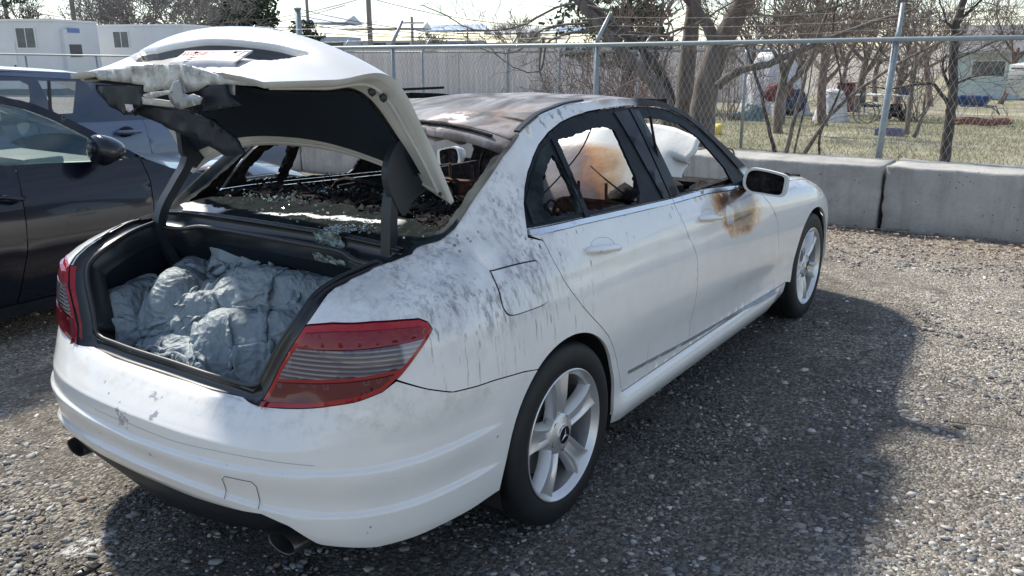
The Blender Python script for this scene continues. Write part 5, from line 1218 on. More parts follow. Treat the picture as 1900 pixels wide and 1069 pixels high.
for y in (3.3,5.4,7.2,8.5,10.85,13.4,16):
    MB().tube([(13,y,gz(13)-.05),(13,y,1.52)],.03,8).build('fence_post',M['galv'],F2,smooth=True)
    MB().tube([(13,y,1.5),(13.05,y-.22,1.80)],.022,6).build('barb_arm',M['galv'],F2,smooth=True)
mb=MB()
for k in range(3): mb.tube([Vector((13.02,y,1.60+.09*k-.03*math.sin(y*1.2)**2)) for y in np.linspace(3,18,50)],.004,3)
mb.build('barbed_wire',M['wire'],F2)
# tan slatted wall
W=thing('privacy_wall',(34,22,-1),'long low tan slatted wall behind the fences','wall')
def slats():
    t=NT('tan_slats'); x=t.xyz(); v=t.noise(1,3,.6,t.mapd((.3,4,.15))); t.set(col=t.mix(t.mr(v,.35,.65),(.58,.53,.50),(.70,.64,.60)),rough=.8); return t.m
MWALL=slats(); a=Vector((38.5,11.0,0)); b=Vector((29.0,36.0,0)); L=(b-a).length; d=(b-a)/L; n_=Vector((-d.y,d.x,0))
mb=MB(); k=0; s=0
while s<L:
    p=a+d*s; zb=gz(p.x)-.1; mb.box((p.x+n_.x*(.012*(k%2)),p.y+n_.y*(.012*(k%2)),(zb+1.62+.01*math.sin(k))/2),(.12,.04,1.62-zb),rz=math.atan2(d.y,d.x),mi=0) if k%1==0 else None; s+=.135; k+=1
mb.build('slat_panel',MWALL,W)
for s in np.arange(0,L,2.6):
    p=a+d*s; MB().box((p.x-n_.x*-.08,p.y-n_.y*-.08,.3),(.09,.09,2.7),rz=math.atan2(d.y,d.x)).build('wall_post',MWALL,W)
mb=MB(); c=(a+b)/2; mb.box((c.x,c.y,1.63),(L,.12,.05),rz=math.atan2(d.y,d.x)); mb.build('cap_rail',M['innerpaint'],W)

# ---------------------------------------------------------------- trees
def grow(mb,p,d,l,r,dep,q,up=.15,twist=.35,lean=None,minr=.0025,segs=4,kids=(2,4)):
    P=[p];Rr=[r]; dd=d.normalized()
    for i in range(segs):
        dd=(dd+Vector(q.normal(0,twist*.35,3))+Vector((0,0,up*.25))).normalized()
        if lean: dd=(dd+Vector(lean)*.12).normalized()
        p=p+dd*(l/segs); P.append(p); Rr.append(max(minr,r*(1-.62*(i+1)/segs)))
    mb.tube(P,Rr,6 if r>.03 else (4 if r>.01 else 3),cap=False)
    if dep<=0: return
    for _ in range(int(q.integers(kids[0],kids[1]+1))):
        s=q.uniform(.35,1.0); i=min(segs-1,int(s*segs)); b=P[i].lerp(P[i+1],s*segs-i)
        axis=Vector(q.normal(0,1,3)); axis=(axis-dd*axis.dot(dd)).normalized(); an=q.uniform(.35,.95)
        grow(mb,b,dd*math.cos(an)+axis*math.sin(an),l*q.uniform(.55,.8),max(minr,Rr[i]*q.uniform(.45,.7)),dep-1,q,up,twist,lean,minr,max(3,segs-1),kids)
def limb(mb,P,r0,r1,q,twigs=8,tl=.5,dep=2,minr=.002,n=7,up=.15):
    L=spline(P,5); m=len(L); Rr=[r0+(r1-r0)*i/(m-1) for i in range(m)]
    L=[Vector(p)+Vector(q.normal(0,.006,3)) for p in L]
    mb.tube(L,Rr,n)
    for _ in range(twigs):
        i=int(q.uniform(.25,1)*(m-1)); d=(L[min(i+1,m-1)]-L[i-1]).normalized(); ax_=Vector(q.normal(0,1,3)); ax_=(ax_-d*ax_.dot(d)).normalized(); an=q.uniform(.4,1.1)
        grow(mb,L[i],d*math.cos(an)+ax_*math.sin(an),tl*q.uniform(.5,1.2),max(minr,Rr[i]*.35 if Rr[i]<.06 else .02),dep,q,up,.5,None,minr,4,(1,3))
def A(X): return lambda x,y: at(x,y,X=X)
q=np.random.default_rng(21)
a8=A(8.0)
tr=thing('bare_tree',(8,2.4,gz(8)),'bare tree with several stout leaning trunks behind the near fence rail','tree','bare trees behind the fence')
def trunkpart(P,r0,r1,mat,par,nm='trunk',tw=6,tl=.7,dep=2,minr=.003):
    mb=MB(); limb(mb,P,r0,r1,q,0,n=12); mb.build(nm,mat,par,smooth=True)
    mb=MB(); limb(mb,P,.002,.002,q,tw,tl,dep,minr,3); return mb
base=Vector((8,2.55,gz(8)-.1))
crown=MB()
trunkpart([base,a8(1240,215),a8(1222,170),a8(1190,130),a8(1150,90),a8(1105,40),a8(1062,-15),a8(1030,-70)],.10,.05,M['bark'],tr)
trunkpart([Vector((8.6,2.6,-.2)),A(8.6)(1268,200),A(8.6)(1276,110),A(8.6)(1284,40),A(8.6)(1292,-60)],.13,.09,M['bark'],tr)
trunkpart([Vector((8.3,2.1,-.2)),A(8.3)(1305,200),A(8.3)(1322,120),A(8.3)(1350,60),A(8.3)(1385,-10),A(8.3)(1410,-80)],.175,.11,M['bark'],tr)
trunkpart([A(8.3)(1318,150),A(8.3)(1325,80),A(8.3)(1300,30),A(8.3)(1265,-20)],.10,.05,M['bark'],tr,'branch')
trunkpart([A(8.1)(1330,160),A(8.1)(1370,132),A(8.1)(1425,118),A(8.1)(1480,96),A(8.1)(1570,58),A(8.1)(1690,20)],.055,.02,M['bark'],tr,'branch')
trunkpart([A(8.8)(1250,195),A(8.8)(1232,150),A(8.8)(1195,95),A(8.8)(1130,40),A(8.8)(1075,-10)],.06,.05,M['barkd'],tr,'branch')
for P in ([a8(1160,100),a8(1125,55),a8(1020,75),a8(1005,130),a8(960,128),a8(920,100),a8(888,60)],[a8(1130,20),a8(1050,8),a8(960,50),a8(880,55),a8(830,30),a8(780,8)],[a8(1110,40),a8(1010,55),a8(960,95),a8(905,95),a8(860,65)],
          [A(8)(1205,140),A(8)(1222,60),A(8)(1230,0),A(8)(1240,-60)],[A(8)(1215,70),A(8)(1290,45),A(8)(1340,15),A(8)(1400,-20)],[a8(1385,20),a8(1450,30),a8(1560,10),a8(1650,-30)],[a8(1240,70),a8(1180,60),a8(1130,68)],
          [a8(1345,90),a8(1400,80),a8(1450,55),a8(1480,0)],[a8(1200,130),a8(1185,80),a8(1150,40),a8(1165,-20)],[a8(1230,190),a8(1232,120),a8(1250,60),a8(1215,0)],[a8(1010,70),a8(1000,120),a8(1015,175)]):
    limb(crown,P,.020,.006,q,13,.42,2,.0022,6)
for k in range(26): 
    p=a8(q.uniform(1080,1420),q.uniform(-40,70)); grow(crown,p,Vector((q.normal(0,.3),q.normal(0,.6),.6)),q.uniform(.4,.9),.010,2,q,.1,.6,None,.0022,4,(2,3))
crown.build('crown',M['bark'],tr,smooth=True)
# thin saplings right behind the fence
a12=A(11.9)
def sapling(P,r0,r1,lab,mat=M['bark'],tw=10,X=11.9,tl=.6):
    t=thing('bare_sapling',(P[0].x,P[0].y,gz(P[0].x)),lab,'sapling','thin saplings behind the fence'); mb=MB(); limb(mb,P,r0,r1,q,0,n=8); mb.build('trunk',mat,t,smooth=True)
    mb=MB(); limb(mb,P,.003,.002,q,tw,tl,2,.003,3); mb.build('crown',mat,t,smooth=True)
sapling([a12(1440,296),a12(1422,215),a12(1402,140),a12(1385,90),a12(1360,40)],.035,.014,'leaning dark sapling nearest the tree trunks, behind the left lifting loop',M['barkd'])
sapling([a12(1455,296),a12(1478,210),a12(1497,130),a12(1520,60),a12(1548,-10)],.04,.018,'pale sapling slanting right beside the left lifting loop')
sapling([a12(1470,296),a12(1488,220),a12(1500,170),a12(1512,90)],.02,.008,'thinnest reddish sapling between two paler slanting ones')
sapling([a12(1484,298),a12(1540,215),a12(1618,150),a12(1700,100),a12(1790,60)],.036,.014,'long pale sapling leaning far right across the fence post')
sapling([a12(1520,298),a12(1524,240),a12(1560,160),a12(1545,60),a12(1560,-20)],.022,.012,'upright dark sapling just right of the slanting pair',M['barkd'])
sapling([A(16)(1682,250),A(16)(1690,180),A(16)(1700,110),A(16)(1692,30)],.05,.02,'light slender sapling between the leaning post and the dark crooked tree')
sapling([A(16)(1696,255),A(16)(1712,215),A(16)(1716,175)],.04,.02,'short pale broken sapling left of the dark crooked tree',tw=3)
t=thing('bare_tree',(12.3,-.2,gz(12.3)),'dark crooked young tree right of the leaning fence post','tree','bare trees behind the fence'); aa=A(12.3)
mb=MB(); limb(mb,[aa(1752,312),aa(1760,240),aa(1768,180),aa(1770,100),aa(1776,40),aa(1800,-30)],.085,.045,q,0,n=10); mb.build('trunk',M['barkd'],t,smooth=True)
cr2=MB(); 
for P,r0 in (([aa(1762,200),aa(1735,160),aa(1700,157),aa(1650,165),aa(1610,160)],.035),([aa(1768,180),aa(1750,130),aa(1755,100)],.035),([aa(1765,160),aa(1800,145),aa(1860,135)],.018),([aa(1772,60),aa(1755,35),aa(1740,-10)],.025),([aa(1775,45),aa(1810,10),aa(1850,-20)],.03),([aa(1770,110),aa(1820,90),aa(1880,60)],.014)): limb(cr2,P,r0,.008,q,12,.7,2,.003,6)
cr2.build('crown',M['barkd'],t,smooth=True)
# bare trees farther into the yard
def baretree(x,y,h,r,lab,grp,mat,seed,dep=4,minr=.008,spread=.9,kids=(2,4),zb=None):
    qq=np.random.default_rng(seed); zb=gz(x) if zb is None else zb; t=thing('bare_tree',(x,y,zb),lab,'tree',grp)
    mb=MB(); b=Vector((x,y,zb-.1)); top=b+Vector((qq.normal(0,.04)*h,qq.normal(0,.04)*h,h*.42)); limb(mb,[b,(b+top)/2+Vector(qq.normal(0,.02,3))*h,top],r,r*.6,qq,0,n=8); mb.build('trunk',mat,t,smooth=True)
    mb=MB()
    for k in range(6):
        a=k*1.05+qq.uniform(-.3,.3); d=Vector((math.cos(a)*spread,math.sin(a)*spread,1)); s=b.lerp(top,qq.uniform(.55,1)); grow(mb,s,d,h*.34,r*.45,dep-1,qq,.25,.4,None,minr,4,kids)
    mb.build('crown',mat,t,smooth=True)
P_=lambda px,t_: at(px,90,t=t_)
for i,(px,t_,h,r,lab) in enumerate([(1455,19,4.2,.12,'bare tree with pink-brown twigs behind the draped white cover'),(1540,22,4.8,.15,'bare tree between the white cover and the leaning fence post'),(1600,30,5.6,.16,'bare bushy tree behind the white table'),(1405,30,5.5,.15,'bare tree left of the draped white cover'),(1680,26,4.6,.12,'bare tree beside the pale teal house'),(1200,28,5,.15,'bare tree behind the stout leaning trunks'),(1500,36,6,.17,'tall bare tree far behind the white bag')]):
    p=P_(px,t_); baretree(p.x,p.y,h,r,lab,'bare trees in the yard',M['brush'] if i%2 else M['bark'],40+i,4,.005+.0002*t_,1.0,(3,4))
for i,(px,t_,h,r,lab) in enumerate([(235,62,8,.28,'bare tree directly above the air conditioner end of the trailer'),(275,66,9,.3,'tall bare tree above the second trailer window'),(330,62,8.5,.3,'wide bare tree above the middle of the second trailer'),(190,75,8,.3,'bare tree just right of the wooden pole'),(385,70,8.5,.3,'bare tree touching the evergreen on its left'),(10,60,7.5,.25,'bare tree at the upper left corner')]):
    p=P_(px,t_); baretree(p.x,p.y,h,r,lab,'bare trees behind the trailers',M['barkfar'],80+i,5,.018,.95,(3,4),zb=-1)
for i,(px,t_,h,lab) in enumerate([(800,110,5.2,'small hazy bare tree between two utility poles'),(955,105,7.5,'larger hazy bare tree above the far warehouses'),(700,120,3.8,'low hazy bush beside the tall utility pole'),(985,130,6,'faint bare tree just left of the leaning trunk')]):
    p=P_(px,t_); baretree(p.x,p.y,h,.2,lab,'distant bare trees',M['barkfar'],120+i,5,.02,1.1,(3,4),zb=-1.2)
for i in range(9):
    px=[1420,1475,1565,1635,1700,1740,1820,1870,1530][i]; p=P_(px,[44,40,46,42,48,36,60,40,52][i]); baretree(p.x,p.y,5.5+.3*(i%4),.14,['brown bushy tree','wide brown bush','grey tangled bush','twiggy brown tree','pale twiggy tree','thin brown tree','far grey tree','slim grey tree','round brown bush'][i]+' '+['behind the stack','behind the cloth bundle','behind the bin','behind the table','left of the teal house','by the corner of the teal house','over the roof of the teal house','right of the dark crooked tree','behind the white sack'][i],'bare trees in the yard',M['brush'],200+i,4,.011,1.1,(3,4))
def bush(px,t_,h,lab,seed):
    p=P_(px,t_); zb=gz(p.x); qq=np.random.default_rng(seed); T=thing('bare_bush',(p.x,p.y,zb),lab,'bush','tangled bushes behind the fence'); mb=MB()
    for k in range(17):
        a_=qq.uniform(0,6.28); d=Vector((math.cos(a_)*.5,math.sin(a_)*.5,1)); grow(mb,Vector((p.x+qq.normal(0,.15),p.y+qq.normal(0,.15),zb-.05)),d,h*qq.uniform(.35,.6),.016,3,qq,.12,.6,None,.0035+.00012*t_,4,(2,3))
    mb.build('branches',M['brush'],T)
for i,(px,t_,h,lab) in enumerate([(1710,24,3.2,'reddish bush left of the dark crooked tree'),(1130,14,2.2,'thorny bush left of the stout trunks against the tan wall'),(1180,17,2.4,'thorny bush under the leaning trunk'),(1000,15,1.7,'low thorny bush against the tan wall'),(1360,24,3.4,'tall tangled bush right behind the stout trunks')]): bush(px,t_,h,lab,300+i)
# evergreens: many small needle tufts around a trunk and limbs
MEV=simple('evergreen_needles',(.045,.065,.040),.8,0,.5,3)
def evergreen(px,t_,h,w,lab,seed,n=5200,grp='evergreen trees'):
    p=P_(px,t_); qq=np.random.default_rng(seed); zb=gz(p.x); t=thing('evergreen_tree',(p.x,p.y,zb),lab,'evergreen',grp)
    mb=MB(); mb.tube([(p.x,p.y,zb-.1),(p.x+.1,p.y,zb+h*.5),(p.x,p.y,zb+h*.95)],[.3,.2,.05],8); mb.build('trunk',M['barkd'],t,smooth=True)
    cl=[(Vector((p.x,p.y,zb))+Vector((qq.normal(0,w*.28),qq.normal(0,w*.28),h*(.30+.65*qq.random()**.9))),qq.uniform(.12,.24)*w) for _ in range(34)]
    V=[];F=[]
    for k in range(n):
        c,r=cl[int(qq.integers(len(cl)))]; d=Vector(qq.normal(0,1,3)).normalized(); d.z*=.55; s=c+d*r*qq.uniform(.4,1.05); l=w*qq.uniform(.012,.032); u=Vector(qq.normal(0,1,3)).normalized()*l; v_=Vector(qq.normal(0,1,3)).normalized()*l*.6
        o=len(V); V+=[s-u-v_,s+u-v_,s+u+v_,s-u+v_]; F.append((o,o+1,o+2,o+3))
    link('crown',mkmesh('crown',V,F,MEV,False),t)
evergreen(470,78,8.5,7.5,'large dark evergreen above the trailers at top centre left',1,9000); evergreen(1165,30,4.6,3.4,'dark evergreen half hidden by the stout leaning trunks',2,4200); evergreen(2,58,7,3.0,'dark evergreen cut by the left edge above the trailer',3,2600)

# ---------------------------------------------------------------- trailers, rail fence, poles, wires, warehouses
MTR=simple('white_trailer_cladding',(.66,.68,.69),.45,0,.04,1); MWD=simple('trailer_window_dark',(.10,.12,.12),.2,0,.4,2); MFR=simple('window_frame_white',(.72,.73,.73),.4,0,.05,3); MROOF=simple('trailer_roof_edge',(.75,.75,.74),.5,0,.05,2)
def trailer(px,D,wl,dl,h,lab,wins,doors,aircon=False,z0=-.6):
    c=CP+FW*D+LF*(-(px-950)/1582.45*D); c.z=0    # front right corner
    T=thing('office_trailer',(c.x,c.y,z0),lab,'trailer','white site trailers')
    def bx(a0,a1,b0,b1,za,zb,mat,nm,par=T): # a along left, b along forward
        mb=MB(); P=[c+LF*a+FW*b+Vector((0,0,z)) for a in(a0,a1) for b in(b0,b1) for z in(za,zb)]
        mb.add(P,[(0,1,3,2),(4,6,7,5),(0,4,5,1),(2,3,7,6),(0,2,6,4),(1,5,7,3)]); return mb.build(nm,mat,par)
    bx(0,wl,0,dl,z0+.5,h,MTR,'walls'); bx(-.05,wl+.05,-.06,dl+.05,h+.002,h+.11,MROOF,'roof_edge'); bx(.1,wl-.1,.1,dl-.1,z0,z0+.49,M['dark'],'skirting')
    for a in np.arange(.6,wl,1.2): bx(a,a+.02,-.012,.0,z0+.55,h-.02,MROOF,'panel_joint') if int(a*10)%2==0 else None
    for (a,z,w_,hh) in wins:
        w=bx(a,a+w_,-.05,-.003,z,z+hh,MFR,'window'); bx(a+.06,a+w_/2-.025,-.06,-.052,z+.06,z+hh-.06,MWD,'pane',w); bx(a+w_/2+.025,a+w_-.06,-.06,-.052,z+.06,z+hh-.06,MWD,'pane',w)
    for a in doors:
        d_=bx(a,a+.92,-.035,-.003,z0+.55,z0+2.65,MFR,'door'); bx(a+.08,a+.13,-.08,-.037,z0+1.45,z0+1.62,M['dark'],'door_handle',d_)
    if aircon:
        bx(-.16,-.003,.7,3.1,z0+.6,h-.35,MTR,'air_conditioner'); bx(-.18,-.162,1.1,2.3,1.35,1.95,M['mud'],'air_grille'); bx(-.18,-.162,1.1,2.3,h-.50,h-.28,simple('blue_sign',(.14,.20,.42),.5),'blue_sign')
    return T
trailer(138,42,12,4.6,3.0,'white site trailer at far left, air conditioner and blue sign on its end',[(.8,1.75,.95,1.0),(2.75,1.8,.8,1.0)],[1.85,3.9],True)
trailer(370,49,6.6,4.5,2.92,'white site trailer in the middle with a window and a pale door',[(3.0,1.75,.9,.95)],[1.1])
trailer(505,56,4.6,3,2.95,'low white site trailer farthest right, half hidden by the raised lid',[(2.0,1.7,.9,.9)],[])
RF=thing('rail_fence',(8,19,-.3),'thin metal rail fence in front of the white trailers','fence'); 
pa=at(-40,100,t=24);pb=at(470,108,t=24); MB().tube([pa,pb],.025,8).build('top_rail',M['galv'],RF,smooth=True)
for px in (47,178,310,440): 
    p=at(px,104,t=24); MB().tube([(p.x,p.y,gz(p.x)-.1),(p.x,p.y,p.z)],.028,8).build('fence_post',M['galv'],RF,smooth=True)
def pole(px,t_,h,r,lab,cross=True,mat=None):
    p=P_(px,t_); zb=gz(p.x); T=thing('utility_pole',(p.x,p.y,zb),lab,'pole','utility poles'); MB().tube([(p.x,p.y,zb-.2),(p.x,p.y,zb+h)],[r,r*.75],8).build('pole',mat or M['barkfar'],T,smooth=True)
    if cross: MB().box((p.x,p.y,zb+h-.6),(2.4,.12,.12),rz=yaw+math.pi/2+.2).build('crossarm',mat or M['barkfar'],T)
    return p
pole(145,70,13,.22,'reddish wooden utility pole above the left trailer'); pole(688,62,12,.20,'nearest tall utility pole above the fence',False); pole(766,85,5.9,.17,'utility pole with a short crossarm, second from the tall one'); pole(868,95,5.0,.14,'slim utility pole left of the hazy tree'); pole(575,90,12,.18,'thin utility pole beside the galvanised vent pipe'); pole(22,65,12,.18,'thin utility pole at the upper left corner'); pole(1032,80,4.2,.12,'shortest utility pole near the leaning trunk')
p=at(556,70,t=16); v_=MB().tube([(p.x,p.y,gz(p.x)),(p.x,p.y,2.30)],.055,12).tube([(p.x,p.y,2.30),(p.x,p.y,2.34)],.07,12).build('vent_pipe',M['galv'],smooth=True); tag(v_,'short galvanised vent pipe rising behind the raised trunk lid','pipe')
def wire(px0,y0,px1,y1,t0,t1,sag,lab):
    a=at(px0,y0,t=t0); b=at(px1,y1,t=t1); P=[a.lerp(b,s)-Vector((0,0,sag*4*s*(1-s))) for s in np.linspace(0,1,16)]
    o=MB().tube(P,.011+.0003*t0*.8,3).build('overhead_wire',M['dark'],smooth=True); tag(o,lab,'wire','overhead wires across the sky')
WL=['overhead wire falling to the right above the trailers','overhead wire rising to the right across the bare trees','overhead wire falling steeply from the top left corner','uppermost of three level wires left of the tall utility pole','lowest of the three level wires over the far fence','middle one of the three level wires over the far fence','wire rising to the right above the far warehouses','slack wire sagging from the tall pole toward the tree','wire rising from the wooden pole to the top edge','middle wire above the teal house','lowest wire above the teal house roof','topmost wire above the teal house']
for i,(a,b,c_,d_,s) in enumerate([(-20,8,700,40,1.2),(-20,30,640,10,1.6),(40,-20,600,48,1.0),(560,30,1150,52,1.0),(560,44,1150,60,.8),(560,18,1150,38,1.3),(600,62,1300,48,.6),(680,-5,1250,30,1.3),(120,25,700,-12,1.4),(1560,30,1960,22,.5),(1560,48,1960,44,.5),(1560,12,1960,4,.6)]):
    wire(a,b,c_,d_,60,66,s,WL[i])
for i,(px0,px1,t_,h,col,lab) in enumerate([(590,655,120,3.3,(.42,.47,.55),'pale blue warehouse at the left end of the row'),(640,790,135,2.9,(.62,.60,.56),'long cream warehouse above the fence rail'),(785,900,150,2.9,(.30,.38,.50),'blue grey warehouse in the middle of the row'),(905,1030,160,2.6,(.50,.53,.56),'light grey warehouse beneath the hazy tree'),(1040,1140,140,2.4,(.20,.27,.37),'dark blue building behind the leaning trunk')]):
    p0=P_(px0,t_);p1=P_(px1,t_); d_=(p1-p0); d_.z=0; L=d_.length; rz=math.atan2(d_.y,d_.x); c=(p0+p1)/2; zb=-1.2; T=thing('warehouse',(c.x,c.y,zb),lab,'warehouse','far warehouses')
    mt=simple('warehouse_wall_%s'%['a','b','c','d','e'][i],col,.7,0,.08,.2); MB().box((c.x,c.y,(h+zb)/2),(L,14,h-zb),rz=rz).build('walls',mt,T)
    n3=Vector((-d_.y,d_.x,0)).normalized()
    mb=MB(); P=[c+d_.normalized()*a_*(L/2+.4)+n3*b_*7.5+Vector((0,0,h+.003+z_)) for a_ in(-1,1) for b_,z_ in((-1,0),(0,1.1),(1,0))]; mb.add(P,[(0,1,4,3),(1,2,5,4),(0,2,1),(3,4,5),(0,3,5,2)]); mb.build('roof',simple('warehouse_roof_%d'%i,tuple(min(.7,x*1.15) for x in col),.6),T)
    sdir=-n3 if (CP-c).dot(n3)<0 else n3
    for k in range(3): MB().box(tuple(c+sdir*7.03+d_.normalized()*((k-1)*L*.28)+Vector((0,0,-.2+0))),(2.2,.1,2.0),rz=rz).build('loading_door',M['mud'],T)

# ---------------------------------------------------------------- pale teal house, boat, yard things
HX=50.0; MT=simple('pale_teal_siding',(.50,.62,.63),.7,0,.06,1.5); H=thing('teal_house',(HX+4,-1,-1.2),'pale teal single storey house with a grey roof at right, behind the yard','house')
MB().box((HX+4,-1.2,.0),(8,13,2.4)).build('walls',MT,H)
mb=MB(); mb.add([(HX-.5,5.9,1.18),(HX-.5,-8.2,1.18),(HX+4,-8.2,2.5),(HX+4,5.9,2.5),(HX+8.5,5.9,1.18),(HX+8.5,-8.2,1.18),(HX-.5,5.9,1.30),(HX-.5,-8.2,1.30),(HX+4,-8.2,2.62),(HX+4,5.9,2.62),(HX+8.5,5.9,1.30),(HX+8.5,-8.2,1.30)],[(0,3,2,1),(3,4,5,2),(6,7,8,9),(9,8,11,10),(0,1,7,6),(4,10,11,5),(0,6,9,3),(3,9,10,4),(1,2,8,7),(2,5,11,8)]); mb.build('roof',simple('grey_shingle_roof',(.16,.165,.175),.9,0,.25,6),H)
MB().box((HX-.53,-1.2,1.25),(.05,14.2,.16)).build('fascia',MFR,H)
w=MB().box((HX-.03,3.6,.35),(.05,1.7,.9)).build('window',MFR,H); MB().box((HX-.07,3.6,.35),(.04,1.5,.72)).build('pane',MWD,w)
w=MB().box((HX-.03,-.4,.35),(.05,1.2,.9)).build('window',MFR,H); MB().box((HX-.07,-.4,.35),(.04,1.0,.72)).build('pane',MWD,w)
MB().box((HX-.03,1.6,-.15),(.06,.95,2.0)).build('door',MFR,H)
# boat on a stand
bt=thing('white_boat',(25.5,-.9,gz(25)),'white motor boat parked at the right edge of the yard','boat'); c=at(1905,160,t=27)
mb=MB(); secs=[]; 
for s in np.linspace(0,1,14):
    w=1.05*(1-(1-min(1,s*2.2))**2.2)+.02; yy_=c.y+.55-s*5.2; zt=.95-.16*s; kz=-.28+.35*(1-min(1,s*2.2))**2; secs.append([(c.x-w,yy_,zt),(c.x-w*.96,yy_,zt-.12),(c.x-w*.8,yy_,zt-.42),(c.x,yy_,kz),(c.x+w*.8,yy_,zt-.42),(c.x+w*.96,yy_,zt-.12),(c.x+w,yy_,zt),(c.x+w*.5,yy_,zt+.18*min(1,s*4)),(c.x,yy_,zt+.26*min(1,s*4)),(c.x-w*.5,yy_,zt+.18*min(1,s*4))])
v=[p for s_ in secs for p in s_]; f=[(i*10+j,i*10+(j+1)%10,(i+1)*10+(j+1)%10,(i+1)*10+j) for i in range(13) for j in range(10)]+[tuple(range(10)),tuple(range(139,129,-1))]; mb.add(v,f); mb.build('hull',simple('boat_white',(.68,.71,.71),.35,0,.05,2),bt,auto=35)
MB().box((c.x-.0,c.y-1.6,1.28),(1.5,1.6,.30)).build('cabin',MFR,bt); MB().tube([(c.x-1.03,c.y+.4,.86),(c.x-1.07,c.y-4.4,.74)],.03,5).build('rub_rail',M['mud'],bt)
for k in (0,-2.6): MB().box((c.x-.5,c.y-.3+k,-.45),(.08,.08,.9)).build('stand_leg',M['galv'],bt)
def drape(name,c,r,h,lab,cat,mat,seed,n=40,m=18,top=.35,fold=.16,par=None,thick=.0):
    mb=MB(); v=[]
    for j in range(m):
        b=j/(m-1)
        for i in range(n):
            a=2*math.pi*i/n; rr=(top+(1-top)*(1-b)**.8)*(1 if b<.93 else (1-b)/.07*.9+.1); q_=float(vnoise(np.array([math.cos(a)*2.2+seed,math.sin(a)*2.2,b*1.6])))-.5; f_=1+fold*math.sin(a*9+seed+3*b)*(1-b)+.5*q_
            v.append((c.x+r[0]*rr*f_*math.cos(a),c.y+r[1]*rr*f_*math.sin(a),c.z+h*b*(1+.12*(float(vnoise(np.array([math.cos(a)*1.7,math.sin(a)*1.7,seed])))-.5))))
    mb.add(v,[(j*n+i,j*n+(i+1)%n,(j+1)*n+(i+1)%n,(j+1)*n+i) for j in range(m-1) for i in range(n)]+[tuple((m-1)*n+i for i in range(n))])
    o=mb.build(name,mat,par,smooth=True)
    if par is None: tag(o,lab,cat)
    return o
def gp(px,py):
    d=fw+r2*((px-950)/1582.45)+u2*((534.5-py)/1582.45); t=5.
    for _ in range(60):
        P=CP+d*t; t+=(P.z-gz(P.x))/max(1e-3,-d.z+.03*d.x*-1 if False else .06)
    P=CP+d*t; return Vector((P.x,P.y,gz(P.x)))
MWC=simple('white_sheeting',(.62,.62,.65),.5,0,.18,4,bump=.4); MRD=simple('dark_red_cloth',(.15,.045,.05),.8,0,.3,5); MBL=simple('navy_cloth',(.03,.05,.11),.8,0,.3,5); MTL=simple('teal_bag',(.09,.17,.19),.5,0,.4,6); MPU=simple('purple_grey_plastic',(.13,.12,.22),.6); MBB=simple('blue_plastic',(.035,.08,.22),.4,0,.1,4); MYL=simple('yellow_plastic',(.70,.55,.08),.5); MHO=simple('red_hose',(.22,.09,.075),.6)
c=gp(1432,212); drape('draped_cover',c+Vector((0,0,-.05)),(.85,1.05),2.15,'tall white plastic sheet draped over a stack in the yard','cover',MWC,1.3,top=.42)
c=gp(1452,216)+Vector((-.6,0,.75)); o=MB().blob(c,(.32,.45,.32),3,.45,2.2,seed=2).build('cloth_bundle',MRD,smooth=True); tag(o,'dark red bundle of cloth leaning on the white sheet','bundle')
c=gp(1475,214)+Vector((-.3,0,.35)); o=MB().blob(c,(.3,.4,.5),3,.45,2.2,seed=5).build('cloth_bundle',MBL,smooth=True); tag(o,'navy blue bundle below the red cloth','bundle')
c=gp(1395,224)+Vector((0,0,.12)); o=MB().blob(c,(.3,.30,.32),3,.5,3,seed=7).blob(c+Vector((.1,.42,-.05)),(.2,.28,.14),3,.5,3,seed=9).build('plastic_bag',MTL,smooth=True); tag(o,'teal plastic bag crumpled at the foot of the white sheet','bag')
c=gp(1542,226)+Vector((0,0,.0)); o=drape('white_sack',c,(.42,.45),.92,'white stuffed sack standing in the yard beside the sapling','sack',MWC,4.1,top=.55,fold=.08)
c=gp(1452,232); o=MB().tube([c,c+Vector((0,0,.95))],.055,8).build('wooden_post',M['barkfar'],smooth=True); tag(o,'short weathered post in front of the navy bundle','post')
T=thing('rubbish_bin',gp(1563,214),'dark red bin with black wheels just right of the white sack','bin'); c=gp(1563,214); MB().bevbox(c+Vector((.2,0,.55)),(.45,.5,.9),.05).build('bin_body',MRD,T); MB().lathe([(.14,-.05),(.14,.05)],16,'x',tuple(c+Vector((0,-.2,.14)))).build('wheel',M['tyre'],T); MB().bevbox(c+Vector((.2,0,1.03)),(.5,.54,.05),.02).build('lid',MRD,T)
c=gp(1640,224); T=thing('folding_table',c,'white folding table with clutter in the yard','table'); MB().box(c+Vector((0,0,.74)),(.7,1.6,.04)).build('table_top',MFR,T)
for a_ in (-.65,.65):
    for b_ in (-.28,.28): MB().tube([c+Vector((b_,a_,0)),c+Vector((b_,a_,.72))],.018,6).build('leg',M['galv'],T)
o=MB().bevbox(c+Vector((0,-.5,.86)),(.3,.35,.2),.02).build('storage_box',MBL); tag(o,'small navy box on the right end of the white folding table','box')
c=gp(1612,228)+Vector((-.4,0,0)); T=thing('wheelchair',c,'old wheelchair with a large spoked wheel beside the white table','wheelchair')
for k in (-.25,.25):
    MB().tube([c+Vector((k,.28*math.cos(a),.29+.28*math.sin(a))) for a in np.linspace(0,2*math.pi,28)],.014,6,cap=False).build('wheel',M['mud'],T,smooth=True)
    mb=MB(); 
    for a in np.linspace(0,math.pi,6)[:-1]: mb.tube([c+Vector((k,.27*math.cos(a),.29+.27*math.sin(a))),c+Vector((k,-.27*math.cos(a),.29-.27*math.sin(a)))],.004,4)
    mb.build('spokes',M['wire'],T)
